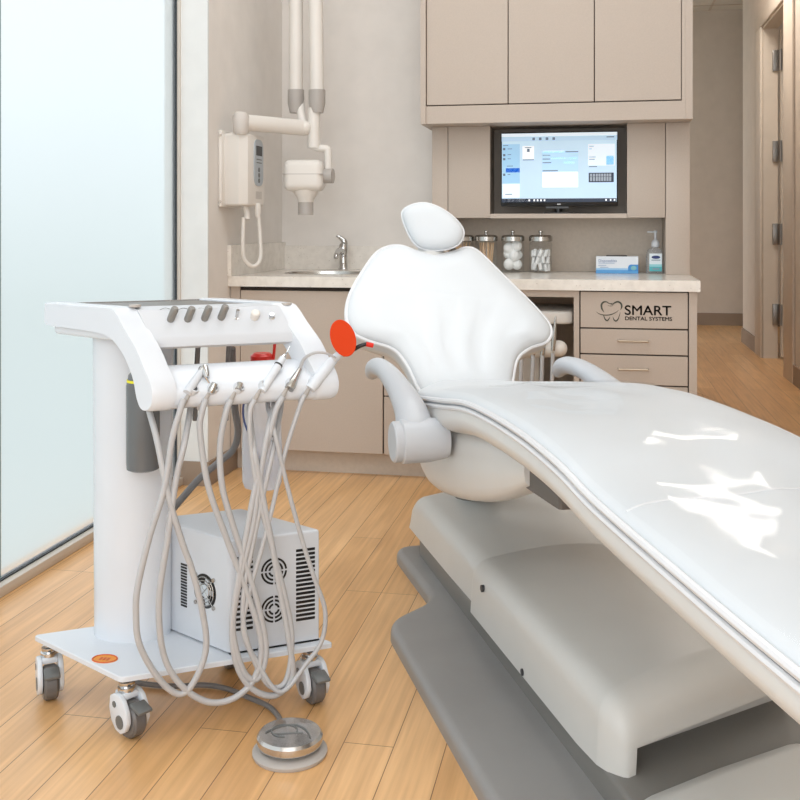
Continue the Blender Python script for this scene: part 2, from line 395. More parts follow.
struct(B('baseboard_right', M_BASEB, None, (1.365, 1.38, -1.6, 7.76, 0, .14), (1.365, 1.38, 9.58, 10.5, 0, .14), (1.38, 1.5, 10.5, 10.515, 0, .14)))
cs = MB()
cs.box(1.36, 1.3795, 9.25, 9.58, 0, 2.8595, bev=.004); cs.box(1.36, 1.3795, 7.76, 8.13, 0, 2.8595, bev=.004); cs.box(1.36, 1.3795, 7.76, 9.58, 2.86, 2.99, bev=.004)
cs.box(1.38, 1.5, 9.23, 9.25, 0, 2.86); cs.box(1.38, 1.5, 8.13, 8.15, 0, 2.86); cs.box(1.38, 1.5, 8.13, 9.25, 2.84, 2.86)
struct(cs.build('trim_3', mat('door_casing_paint', (206, 195, 182), .5)))
door = B('door_1', mat('door_paint', (200, 190, 178), .5), None, (1.515, 2.5, 9.17, 9.225, .02, 2.82)); struct(door)
for z in (.38, 1.07, 1.78, 2.56):
    h = MB(); h.box(1.455, 1.515, 9.205, 9.229, z - .09, z + .09, bev=.003); h.cyl((1.513, 9.165, z - .09), (1.513, 9.165, z + .09), .013)
    h.build('hinge', mat('hinge_steel', (150, 148, 146), .35, .9), door)
struct(B('wall_room_beyond_door', M_WALLD, None, (2.9, 3.0, 7, 12.2, 0, CEIL)))

# window: frosted panes, floor rail, joints and the end mullion
win = MB(); win.box(-1.86, -1.80, -1.6, 4.23, 0, .034, bev=.003); win.box(-1.86, -1.80, -1.6, 4.23, CEIL - .05, CEIL)
win.box(-1.86, -1.815, 4.219, 4.235, .034, CEIL - .05)
window = win.build('window_1', M_ALU); struct(window)
for i, (y0, y1) in enumerate(((-1.58, .2), (.206, 2.872), (2.878, 4.215))):
    B('frosted_pane', M_FROST, window, (-1.846, -1.836, y0, y1, .04, CEIL - .05))
gk = MB(); gk.box(-1.85, -1.828, -1.6, 4.215, .034, .039); gk.box(-1.85, -1.828, 4.215, 4.219, .041, CEIL - .05)
gk.build('gasket', M_GASKET, window)
jt = MB(); jt.box(-1.848, -1.833, 2.868, 2.882, .041, CEIL - .05); jt.build('pane_joint', mat('joint_seal', (150, 172, 176), .4), window)

# ================================================================== cabinets
def panel_door(name, x0, x1, z0, z1, yf, parent, th=.02):
    return MB().box(x0, x1, yf, yf + th, z0, z1, bev=.0015, seg=1).build(name, M_LAM, parent)
YF = 4.50
bc = thing('base_cabinet', (-1.2, 4.8, 0), 'long taupe base cabinet with flat doors under the sink', 'cabinet')
m = MB(); m.box(-1.687, -1.64, YF + .004, YF + .03, .107, .861); m.box(-1.64, -.70, YF + .022, 5.29, .107, .125); m.box(-1.64, -.70, 5.27, 5.29, .125, .861); m.box(-1.64, -1.62, YF + .022, 5.27, .125, .861); m.box(-.72, -.70, YF + .022, 5.27, .125, .861); m.box(-1.62, -.72, YF + .022, YF + .04, .80, .861); m.build('body', M_LAM, bc)
B('toe_kick', M_LAMD, bc, (-1.687, -.70, 4.575, 4.6, 0, .107))
B('shadow_gap', M_GAP, bc, (-1.64, -.70, YF + .0195, YF + .0235, .11, .861))
panel_door('door', -1.636, -.962, .11, .842, YF, bc); panel_door('door', -.956, -.72, .375, .842, YF, bc); panel_door('door', -.956, -.72, .11, .37, YF, bc)
# knee space with a lintel, dark laminate lining
ks = thing('knee_space_surround', (-.4, 4.8, 0), 'open dark recess between the base cabinet and the drawer unit', 'cabinet')
B('frame', M_LAM, ks, (-.70, -.66, YF, 4.56, .0, .861), (-.66, -.112, YF, YF + .04, .83, .861), (-.112, -.0885, YF, 5.28, 0, .861))
B('lining', M_LAMD, ks, (-.66, -.112, 5.26, 5.285, 0, .861), (-.70, -.66, 4.56, 5.285, 0, .861))
# drawers
du = thing('drawer_unit', (.15, 4.8, 0), 'taupe drawer unit printed with a tooth logo at the counter end', 'drawers')
B('body', M_LAM, du, (.372, .405, YF, 5.28, 0, .861), (-.088, .372, YF + .024, 5.28, .107, .861))
B('toe_kick', M_LAMD, du, (-.088, .372, 4.575, 4.6, 0, .107))
B('shadow_gap', M_GAP, du, (-.088, .372, YF + .0205, YF + .0245, .11, .861))
zs = [(.7, .855), (.588, .694), (.457, .582), (.286, .451), (.11, .28)]
for i, (z0, z1) in enumerate(zs):
    dr = panel_door('drawer', -.083, .367, z0, z1, YF, du)
    if i:
        zc = (z0 + z1) / 2 + .005; xc = .14
        hb = MB(); hb.tube([(xc - .062, YF, zc), (xc - .062, YF - .022, zc), (xc + .062, YF - .022, zc), (xc + .062, YF, zc)], .0045, 8, smooth=False)
        hb.build('handle', M_HANDLE, dr)
    else:
        LM = Matrix(((1, 0, 0, 0), (0, 0, -1, YF - .0006), (0, 1, 0, 0), (0, 0, 0, 1)))   # text plane facing the room
        sgn = 4.44 / 1020                                   # metres per photo pixel on this face
        def lp(px, py): return ((px - 580) * sgn - .085, .853 - (py - 292) * sgn)
        def q(zx, zy): return lp(575 + zx * .1625, 280 + zy * .1625)   # logo traced at its own scale
        x0, y0 = q(296, 208)
        text_mesh('SMART', .0580, Matrix.Translation((0, 0, 0)) @ LM @ Matrix.Translation((x0, y0, 0)), sx=1.09, bold=.0008).build('lettering', M_INK, dr)
        x0, y0 = q(299, 241)
        text_mesh('DENTAL SYSTEMS', .0225, LM @ Matrix.Translation((x0, y0, 0)), sx=1.11, bold=.0005).build('lettering', M_INK, dr)
        lg = MB()
        ribbon(lg, [q(*p) for p in [(176, 196), (163, 175), (160, 150), (172, 134), (190, 132), (208, 142), (226, 138)]], [.001, .007, .008, .007, .005, .003, .001], LM)
        ribbon(lg, [q(*p) for p in [(205, 140), (225, 146), (240, 136), (258, 130), (275, 140), (281, 158), (274, 180)]], [.001, .004, .006, .007, .007, .007, .001], LM)
        ribbon(lg, [q(*p) for p in [(128, 193), (150, 207), (185, 213), (220, 208), (250, 192), (262, 180)]], [.0008, .003, .004, .004, .002, .0006], LM)
        ribbon(lg, [q(*p) for p in [(172, 214), (182, 238), (194, 246), (204, 236), (212, 222)]], [.003, .005, .006, .004, .001], LM)
        ribbon(lg, [q(*p) for p in [(228, 222), (236, 242), (248, 247), (260, 234), (272, 196)]], [.001, .005, .006, .004, .001], LM)
        ribbon(lg, [q(*p) for p in [(196, 152), (212, 157), (232, 152)]], [.0006, .002, .0006], LM)
        lg.build('tooth_logo', M_INKG, dr)

# countertop with a sink cut-out, backsplash
ct = thing('countertop', (-.6, 4.8, .861), 'pale speckled stone countertop with upstand along the back wall', 'countertop')
sx, sy_, sa, sb = -1.29, 4.86, .235, .16          # sink centre and radii
cm = MB(); tb = bmesh.new(); N = 48; Z0, Z1 = .861, .908
outer = []
x0, x1, y0, y1 = -1.689, -.70, 4.478, 5.299
for k in range(N):
    a = 2 * PI * k / N; dx, dy = math.cos(a), math.sin(a)
    tt = min(((x1 - sx) / dx if dx > 1e-9 else (x0 - sx) / dx if dx < -1e-9 else 9), ((y1 - sy_) / dy if dy > 1e-9 else (y0 - sy_) / dy if dy < -1e-9 else 9))
    outer.append(Vector((sx + dx * tt, sy_ + dy * tt, 0)))
for cx, cy in ((x0, y0), (x1, y0), (x1, y1), (x0, y1)):
    k = min(range(N), key=lambda i: (outer[i] - Vector((cx, cy, 0))).length); outer[k] = Vector((cx, cy, 0))
inner = [Vector((sx + sa * math.cos(2 * PI * k / N), sy_ + sb * math.sin(2 * PI * k / N), 0)) for k in range(N)]
zz = lambda L, z: [Vector((p.x, p.y, z)) for p in L]
cm.loft([zz(inner, Z0), zz(inner, Z1), zz(outer, Z1), zz(outer, Z0), zz(inner, Z0)], cap=False)
cm.box(-.70, .417, 4.478, 5.299, Z0, Z1)
cm.build('slab', M_QUARTZ, ct)
B('backsplash', M_QUARTZ, ct, (-1.67, -.83, 5.28, 5.2995, .9085, 1.035), (-1.6895, -1.67, 4.47, 5.2995, .9085, 1.052))
sk = thing('sink', (sx, sy_, .75), 'oval stainless sink set into the countertop', 'sink')
MB().loft([[Vector((sx + sa * k * math.cos(2 * PI * i / 40), sy_ + sb * k * math.sin(2 * PI * i / 40), z)) for i in range(40)] for k, z in
           ((1.03, .9085), (1.03, .911), (.985, .911), (.96, .88), (.9, .80), (.7, .765), (.1, .76), (.1, .755), (.75, .76), (.97, .80), (1.0, .9), (1.03, .9085))], cap=False).build('basin', M_STEEL, sk)
MB().lathe([(.02, 0), (.022, .003), (.012, .004)], Matrix.Translation((sx, sy_, .761))).build('drain', M_CHROME, sk)
# faucet
fx, fy = -1.322, 5.20
fc = thing('faucet', (fx, fy, .908), 'chrome single lever faucet behind the sink', 'faucet')
MB().lathe([(.026, 0), (.027, .008), (.023, .014), (.021, .08), (.024, .1), (.024, .13), (.019, .14)], Matrix.Translation((fx, fy, .908))).build('body', M_CHROME, fc)
MB().tube([(fx, fy, 1.0), (fx - .01, fy - .05, 1.012), (fx - .012, fy - .10, .992), (fx - .012, fy - .112, .975)], [.018, .016, .013, .012], 12).build('spout', M_CHROME, fc)
MB().tube([(fx + .004, fy, 1.04), (fx + .004, fy - .005, 1.06), (fx - .02, fy - .01, 1.082), (fx - .034, fy - .012, 1.09)], [.019, .017, .010, .008], 12).build('lever', M_CHROME, fc)

# upper cabinet
uc = thing('upper_cabinet', (-.2, 5.07, 1.63), 'taupe wall cabinet with three flat doors above the monitor', 'cabinet')
YU = 4.85
B('carcass', M_LAM, uc, (-.848, -.823, YU - .012, 5.295, 1.63, 3.2), (.385, .417, YU - .004, 5.295, 1.632, 3.2), (-.823, .385, YU + .024, 5.295, 1.632, 3.2))
B('light_rail', M_LAM, uc, (-.8225, .3845, YU - .004, YU + .0235, 1.632, 1.716))
B('shadow_gap', M_GAP, uc, (-.8225, .37, YU + .0205, YU + .0245, 1.716, 3.18))
for x0, x1 in ((-.82, -.430), (-.426, -.028), (-.024, .366)): panel_door('door', x0, x1, 1.722, 3.18, YU, uc)
B('filler', M_LAM, uc, (.369, .3848, YU - .002, YU + .0235, 1.716, 3.2))
# niche unit below it
nu = thing('monitor_niche', (-.2, 5.1, .9085), 'taupe niche unit framing the monitor between cabinet and countertop', 'cabinet')
YN = 5.0
B('side_panel', M_LAM, nu, (.307, .417, YN, 5.299, .9085, 1.6315), bev=.001)
B('side_panel', M_LAM, nu, (-.818, -.74, YN, 5.299, .9085, 1.631), bev=.001)
B('front_panel', M_LAM, nu, (.127, .304, YN, YN + .02, 1.18, 1.631), bev=.001)
B('front_panel', M_LAM, nu, (-.737, -.53, YN, YN + .02, 1.18, 1.631), bev=.001)
B('shelf', M_LAM, nu, (-.737, .304, YN + .0205, 5.299, 1.18, 1.198), (-.529, .126, YN, YN + .02, 1.178, 1.200))
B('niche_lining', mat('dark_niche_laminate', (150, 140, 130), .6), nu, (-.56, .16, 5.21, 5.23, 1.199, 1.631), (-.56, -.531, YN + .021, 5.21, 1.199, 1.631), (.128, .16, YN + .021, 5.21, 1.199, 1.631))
B('back_panel', M_LAMD, nu, (-.739, .306, 5.285, 5.299, .9085, 1.1795))

# monitor
ym = 5.03
mo = thing('monitor', (-.197, 5.08, 1.2), 'black computer monitor showing a pale blue dental program in the niche', 'monitor')
B('casing', M_BLACK, mo, (-.480, .085, ym, ym + .035, 1.236, 1.600), bev=.004)
sd = B('screen', M_SCRBG, mo, (-.474, .079, ym - .0015, ym + .001, 1.258, 1.594))
def su(zx): return -.480 + (zx - 83) / (706 - 83) * .565
def sv(zy): return 1.600 - (zy - 93) / (482 - 93) * .364
UI = [('tab_bar', 'bar', (176, 204, 226), 88, 702, 118, 140), ('title_bar', 'pale', (222, 234, 245), 88, 702, 99, 116), ('side_list', 'list', (150, 194, 226), 92, 186, 155, 360),
      ('selected_row', 'sel', (30, 118, 200), 111, 186, 281, 303), ('list_footer', 'pale', (222, 234, 245), 92, 186, 364, 436), ('card', 'white', (240, 243, 247), 201, 263, 166, 234),
      ('form', 'form', (176, 212, 238), 306, 498, 194, 300), ('text_area', 'white', (240, 243, 247), 308, 497, 303, 383), ('field', 'white', (240, 243, 247), 310, 425, 192, 202), ('field', 'white', (240, 243, 247), 350, 435, 228, 236),
      ('field', 'white', (240, 243, 247), 450, 490, 228, 238), ('field', 'white', (240, 243, 247), 420, 478, 248, 260), ('info_panel', 'pale', (222, 234, 245), 550, 690, 160, 272), ('info_box', 'list', (150, 194, 226), 645, 684, 222, 268),
      ('xray_thumbnail', 'navy', (18, 34, 58), 553, 684, 309, 358), ('task_bar', 'navy', (18, 34, 58), 88, 698, 441, 460), ('search_box', 'white', (240, 243, 247), 101, 229, 443, 458)]
for nm, mn, col, a, b2, c, d in UI:
    B(nm, scr(mn, col), sd, (su(a), su(b2), ym - .0022, ym - .0014, sv(d), sv(c)))
SL = scr('slate', (92, 110, 130), .3)
for a, b2, c, d in [(430, 498, 196, 201), (308, 350, 214, 217), (308, 350, 233, 237), (308, 355, 252, 256), (308, 390, 294, 299), (203, 262, 236, 240), (212, 250, 172, 176), (555, 580, 170, 173), (555, 570, 184, 187), (555, 590, 226, 229), (555, 585, 238, 241), (555, 597, 275, 279),
                    (120, 145, 178, 181), (120, 140, 208, 211), (120, 138, 230, 233), (115, 150, 268, 271), (120, 135, 313, 316), (107, 145, 416, 420), (96, 124, 160, 163), (646, 686, 122, 127)]:
    B('screen_text', scr('slate', (92, 110, 130), .3), sd, (su(a), su(b2), ym - .003, ym - .0022, sv(d), sv(c)))
for a in (254, 289, 325, 361): B('toolbar_icon', SL, sd, (su(a), su(a + 14), ym - .003, ym - .0022, sv(136), sv(122)))
for c in (174, 206, 227, 309): B('list_icon', SL, sd, (su(96), su(108), ym - .003, ym - .0022, sv(c + 12), sv(c)))
B('card_icon', SL, sd, (su(225), su(239), ym - .003, ym - .0022, sv(197), sv(180)))
th = MB()
for a in (560, 575, 590, 604, 618, 632, 646, 660):
    th.box(su(a), su(a + 11), ym - .003, ym - .0022, sv(352), sv(331)); th.box(su(a), su(a + 11), ym - .003, ym - .0022, sv(329), sv(314))
th.build('tooth_image', scr('teeth', (150, 160, 172), .3), sd)
for a in (233, 260, 278, 296, 315, 640, 664, 684): B('taskbar_icon', scr('white', (240, 243, 247)), sd, (su(a), su(a + 8), ym - .003, ym - .0022, sv(455), sv(445)))
B('brand_plate', mat('monitor_badge', (170, 170, 172), .4, .5), mo, (-.205, -.188, ym - .001, ym + .001, 1.244, 1.249))
m = MB(); m.box(-.26, -.15, ym + .006, ym + .03, 1.226, 1.237); m.tube([(-.2, 5.055, 1.235), (-.2, 5.055, 1.207)], .016, smooth=False); m.box(-.27, -.13, 5.04, 5.12, 1.1985, 1.207, bev=.002); m.build('stand', M_BLACK, mo)
MB().tube([(-.21, 5.065, 1.214), (-.205, 5.055, 1.204), (-.15, 5.05, 1.2015), (-.08, 5.06, 1.2015), (.0, 5.15, 1.2015)], .003, 6).build('cable', M_BLACK, mo)

# ================================================================== things on the counter
ZC = .9085
def jar(x, label):
    t = thing('glass_jar', (x, 5.12, ZC), label, 'jar', 'lidded glass jars on the counter')
    Mx = Matrix.Translation((x, 5.12, ZC))
    MB().lathe([(.001, .0005), (.052, .0005), (.056, .006), (.056, .145), (.05, .155), (.05, .165), (.001, .165)], Mx).build('glass_body', M_GLASS, t)
    ld = MB().lathe([(.054, .155), (.058, .157), (.058, .178), (.05, .186), (.015, .189), (.001, .189)], Mx).build('lid', M_STEEL, t)
    MB().lathe([(.006, .189), (.006, .195), (.011, .199), (.011, .207), (.003, .211)], Mx).build('knob', M_STEEL, ld)
    return t
JX = (-.682, -.562, -.428, -.290)
jar(JX[0], 'lidded glass jar of wooden sticks, mostly hidden behind the headrest')
jar(JX[1], 'lidded glass jar of wooden sticks, second from the headrest')
jar(JX[2], 'lidded glass jar full of round cotton balls')
jar(JX[3], 'lidded glass jar of cotton rolls, nearest the glove box')
stick = MB().cyl((0, 0, 0), (0, 0, .14), .0026, seg=8).build('wooden_stick', M_WOOD, None, origin=(0, 0, 0))
lab = ['thin wooden applicator stick in the jar behind the headrest', 'thin wooden applicator stick in the second jar from the headrest']
first = True
for j in (0, 1):
    for k in range(22):
        s = stick if first else stick.copy()
        if not first: C.objects.link(s)
        first = False
        a = random.uniform(0, 2 * PI); r0 = .028 * math.sqrt(random.random()); r1 = min(.042, r0 + random.uniform(0, .02)); a2 = a + random.uniform(-.5, .5)
        p0 = Vector((JX[j] + r0 * math.cos(a), 5.12 + r0 * math.sin(a), ZC + .01)); p1 = Vector((JX[j] + r1 * math.cos(a2), 5.12 + r1 * math.sin(a2), ZC + .148))
        s.location = p0; s.rotation_euler = (p1 - p0).to_track_quat('Z', 'Y').to_euler()
        tag(s, lab[j], 'stick', ['wooden sticks in the jar behind the headrest', 'wooden sticks in the second jar'][j])
balls = [(-.022, -.018, .032, .029), (.026, -.012, .030, .027), (-.004, .026, .034, .026), (-.026, .0, .085, .028), (.012, -.022, .074, .029), (.030, .012, .078, .024), (-.012, .022, .110, .024), (.022, -.008, .122, .029), (-.022, -.016, .112, .029)]
for k, (dx, dy, dz, r) in enumerate(balls):
    tag(MB().ball((JX[2] + dx * .82, 5.12 + dy * .82, ZC + .009 + dz), (r * .95, r * .95, r)).build('cotton_ball', M_COTTON), 'white cotton ball inside the third glass jar', 'cotton ball', 'cotton balls in the jar')
for k in range(33):
    lay, q = divmod(k, 11); a = q * 2 * PI / 8 + lay * .4; r = .038 if q < 8 else .014; z = ZC + .028 + lay * .034
    c = Vector((JX[3] + r * math.cos(a), 5.12 + r * math.sin(a), z + random.uniform(-.004, .004)))
    tilt = random.uniform(-.5, .5)
    d = Vector((-math.sin(a) * math.sin(tilt), math.cos(a) * math.sin(tilt), math.cos(tilt))) * .018
    tag(MB().rod(c - d, c + d, [(.006, 0), (.0088, .05), (.0088, .95), (.006, 1)], 12).build('cotton_roll', M_COTTON), 'white cotton roll inside the jar nearest the glove box', 'cotton roll', 'cotton rolls in the jar')

# glove box
gb = thing('glove_box', (.0815, 5.12, ZC), 'white and blue cardboard glove box on the countertop', 'box')
B('carton', mat('white_carton', (226, 231, 238), .5), gb, (-.019, .182, 5.08, 5.19, ZC, ZC + .083))
B('blue_band', mat('carton_blue', (88, 158, 216), .5), gb, (-.0192, .1822, 5.0792, 5.1905, ZC + .0005, ZC + .017))
B('pale_band', mat('carton_pale_blue', (156, 200, 234), .5), gb, (-.0191, .1821, 5.0794, 5.1903, ZC + .017, ZC + .026))
m = MB(); m.prism([(.134, .012), (.182, .012), (.182, .044), (.146, .044), (.138, .040), (.134, .032)], 0, .0012, Matrix(((1, 0, 0, 0), (0, 0, -1, 5.0798), (0, 1, 0, ZC), (0, 0, 0, 1)))); m.build('picture_panel', mat('carton_mid_blue', (62, 140, 206), .5), gb)
MB().ball((.160, 5.0788, ZC + .027), (.014, .0012, .011)).build('glove_picture', mat('carton_teal', (120, 180, 190), .5), gb)
MB().box(.03, .13, 5.095, 5.17, ZC + .082, ZC + .0875, bev=.002).build('dispenser_slot', M_DARK, gb)
GM = Matrix(((1, 0, 0, 0), (0, 0, -1, 5.0796), (0, 1, 0, 0), (0, 0, 0, 1)))
text_mesh('Disposables', .0185, GM @ Matrix.Translation((-.008, ZC + .056, 0))).build('lettering', mat('carton_slate_print', (120, 140, 176), .6), gb)
m = MB()
for x0, x1, z in ((-.008, .07, .049), (-.008, .03, .038), (.0, .04, .0285)): m.box(x0, x1, 5.0788, 5.0796, ZC + z, ZC + z + .003)
m.build('small_print', mat('carton_grey_print', (160, 180, 206), .6), gb)

# sanitizer
hx = .262
hs = thing('sanitizer_bottle', (hx, 5.12, ZC), 'clear hand sanitizer pump bottle with a teal label', 'bottle')
def oval(z, rx, ry, n=28): return [Vector((hx + rx * math.copysign(abs(math.cos(2 * PI * k / n)) ** .7, math.cos(2 * PI * k / n)), 5.12 + ry * math.copysign(abs(math.sin(2 * PI * k / n)) ** .7, math.sin(2 * PI * k / n)), z)) for k in range(n)]
MB().loft([oval(ZC, .038, .022), oval(ZC + .004, .042, .025), oval(ZC + .09, .042, .025), oval(ZC + .115, .034, .02), oval(ZC + .126, .014, .014), oval(ZC + .135, .013, .013)]).build('bottle_body', clear('sanitizer_gel', (246, 249, 251), .03, .05, milk=.25), hs)
lb = B('label', mat('bottle_label', (222, 232, 238), .5), hs, (hx - .027, hx + .032, 5.0925, 5.0942, ZC + .012, ZC + .098)); 
B('teal_band', mat('label_teal', (84, 176, 184), .5), lb, (hx - .027, hx + .032, 5.0917, 5.0926, ZC + .012, ZC + .034))
B('pale_teal_band', mat('label_pale_teal', (146, 206, 214), .5), lb, (hx - .027, hx + .032, 5.0918, 5.0926, ZC + .034, ZC + .046))
MB().ball((hx + .004, 5.0922, ZC + .08), (.021, .0012, .008)).build('navy_oval', mat('label_navy', (34, 52, 110), .5), lb)
m = MB(); m.box(hx - .017, hx + .025, 5.0918, 5.0926, ZC + .064, ZC + .068); m.box(hx - .012, hx + .02, 5.0912, 5.0917, ZC + .02, ZC + .027); m.build('small_print', mat('label_print', (130, 150, 166), .5), lb)
pm = MB().lathe([(.016, .128), (.02, .132), (.019, .15), (.012, .162), (.006, .166), (.006, .198), (.009, .199), (.009, .208), (.003, .21)], Matrix.Translation((hx + .003, 5.12, ZC)))
pm.box(hx - .036, hx + .006, 5.115, 5.125, ZC + .199, ZC + .206, bev=.002); pm.build('pump', M_WHITE2, hs)

# ================================================================== x-ray unit on the side wall
xr = thing('xray_unit', (-1.64, 4.47, 1.23), 'cream wall mounted x-ray unit with folded arms and tube head', 'x-ray machine')
B('back_plate', M_XRAY, xr, (-1.69, -1.67, 4.35, 4.63, 1.225, 1.575), bev=.008)
m = MB(); m.prism([(-1.672, 4.385), (-1.60, 4.375), (-1.565, 4.40), (-1.555, 4.44), (-1.555, 4.60), (-1.672, 4.60)], 1.232, 1.562, bev=.012, bev_bottom=True); cb = m.build('control_box', M_XRAY, xr)
m = MB()
for z in (1.25, 1.55): m.cyl((-1.685, 4.362, z), (-1.676, 4.346, z), .006, seg=10)
m.build('screw', M_STEEL, xr)
kp = MB().prism(up_([(4.45, 1.325), (4.575, 1.325), (4.575, 1.54), (4.45, 1.54)], .05), -1.556, -1.551, Matrix(((0, 0, 1, 0), (1, 0, 0, 0), (0, 1, 0, 0), (0, 0, 0, 1)))).build('keypad', mat('keypad_grey', (178, 186, 194), .4), cb)
B('display', M_DARK, kp, (-1.5512, -1.5495, 4.475, 4.555, 1.465, 1.51))
m = MB()
for z in (1.445, 1.43): m.box(-1.5512, -1.5498, 4.48, 4.55, z, z + .005)
for z in (1.40, 1.375, 1.35): m.cyl((-1.552, 4.513, z), (-1.549, 4.513, z), .011, seg=14)
m.build('button', M_MIDGREY, kp)
B('badge', mat('badge_grey', (196, 190, 184), .4), cb, (-1.5552, -1.5535, 4.48, 4.56, 1.265, 1.30))
m = MB(); m.tube([(-1.60, 4.46, 1.236), (-1.59, 4.46, 1.20), (-1.588, 4.455, 1.17)], .014, 10); m.build('cord_socket', M_XRAY, xr)
cpts = [(-1.60, 4.44, 1.18), (-1.603, 4.44, 1.05), (-1.597, 4.45, .985), (-1.565, 4.475, .955), (-1.54, 4.50, .99), (-1.545, 4.51, 1.1), (-1.55, 4.5, 1.2)]
MB().tube(cpts, .009, 8, 10).build('handset_cord', M_XRAY, xr)
MB().rod((-1.553, 4.5, 1.18), (-1.553, 4.5, 1.245), [(.010, 0), (.016, .3), (.014, 1)]).build('hand_switch', M_XRAY, xr)
# horizontal arm
E0 = at(241, 122, 4.62); E1 = at(304, 128, 4.85)
m = MB(); m.tube([E0, E1], .038, 16, smooth=False, flat=.8); m.ball(E1, (.038, .038, .036)); ha = m.build('horizontal_arm', M_XRAY, xr)
m = MB(); m.rod(E0 + Vector((0, 0, -.055)), E0 + Vector((0, 0, .045)), [(.030, 0), (.036, .1), (.038, .8), (.026, 1)]); m.build('elbow_cap', mat('pale_grey_plastic', (205, 198, 192), .45), xr)
MB().cyl(Vector((E0.x, E0.y, 1.555)), E0, .03).build('arm_post', M_XRAY, xr)
def scissor(u0, u1, d, nm):
    p0, p1 = at(u0, 92, d), at(u1, -45, d)
    MB().tube([p0, p1], .034, 14, smooth=False).build(nm, M_XRAY, xr)
    j = MB(); j.tube([at(u0, 90, d - .005), at(u0, 103, d - .005), at(u0, 113, d - .005)], [.04, .04, .03], 14, smooth=False); jo = j.build('joint_cover', M_GREYP, xr)
scissor(296, 296, 4.92, 'scissor_arm'); scissor(317, 315, 4.86, 'scissor_arm')
m = MB(); m.tube([at(303, 126, 4.86), at(301, 112, 4.9), at(300, 100, 4.92)], .022, 12); m.build('arm_riser', M_XRAY, xr)
m = MB(); m.tube([at(314, 108, 4.86), at(314, 138, 4.86)], .030, 14, smooth=False); m.tube([at(314, 138, 4.86), at(314, 148, 4.86)], .032, 14, smooth=False); m.tube([at(313, 146, 4.86), at(318, 148, 4.86), at(326, 149, 4.86), at(328, 154, 4.86), at(328, 176, 4.86)], .019, 12, 6); m.build('head_yoke', M_XRAY, xr)
hc = at(305, 175, 4.86)
hd = MB(); tb_r = []
HX = Matrix.Translation(hc)
m = MB(); m.box(-.096, .092, -.075, .075, -.078, .07, M=HX @ Matrix.Rotation(.15, 4, 'Z'), bev=.032, seg=5); m.rod(hc + Vector((.004, 0, -.07)), hc + Vector((.004, 0, -.13)), [(.062, 0), (.058, .3), (.042, .7), (.038, 1)])
th_ = m.build('tube_head', M_XRAY, xr)
MB().lathe([(.036, 0), (.036, .075), (.030, .076), (.030, .01)], Matrix.Translation(hc + Vector((.004, 0, -.19)))).build('cone', M_GREYP, xr)
MB().cyl(at(324, 176, 4.84), at(333, 176, 4.83), .035).build('pivot_knob', M_GREYP, xr)
m = MB(); m.box(-.0965, .0925, -.0755, .0755, .0, .0025, M=HX @ Matrix.Rotation(.15, 4, 'Z'), bev=.0); m.build('seam', M_GREYP, th_)

# ================================================================== delivery unit in the knee space
dv = thing('delivery_unit', (-.3, 4.75, 0), 'cream instrument delivery unit parked in the recess under the counter', 'dental unit')
m = MB(); m.prism([(-.56, 4.56), (-.54, 4.53), (-.15, 4.53), (-.122, 4.55), (-.114, 4.58), (-.114, 5.0), (-.56, 5.0)], .708, .765, bev=.012, bev_bottom=True); m.build('tray_table', M_XRAY, dv)
B('column', M_XRAY, dv, (-.42, -.28, 4.86, 5.0, .05, .716), bev=.01)
B('foot', M_XRAY, dv, (-.56, -.15, 4.7, 5.1, .0, .05), bev=.01)
m = MB(); m.tube([(-.48, 4.50, .585), (-.175, 4.50, .605)], .036, 16, smooth=False); m.ball((-.175, 4.50, .605), .036); m.tube([(-.35, 4.5, .60), (-.35, 4.7, .64), (-.35, 4.88, .64)], .025, 10); m.build('holder_bar', M_XRAY, dv)
for x, tall in ((-.335, 0), (-.285, 0), (-.245, 1), (-.2, 2)):
    h = MB(); h.rod((x, 4.455, .58 if tall < 2 else .6), (x + .012, 4.455, .66 if tall == 0 else .69 + .03 * tall), [(.009, 0), (.011, .25), (.009, .5), (.006, .8), (.003, 1)], 10)
    hp = h.build('instrument', M_STEEL, dv)
    MB().tube([(x, 4.455, .59), (x - .004, 4.452, .45), (x - .01, 4.47, .25), (x - .01, 4.6, .14), (x, 4.8, .2)], .0085, 8).build('hose', M_HOSE, hp)
# ================================================================== dental chair
dc = thing('dental_chair', chair(.3, .3, 0), 'white reclined dental chair with pale grey shell in the foreground', 'dental chair')
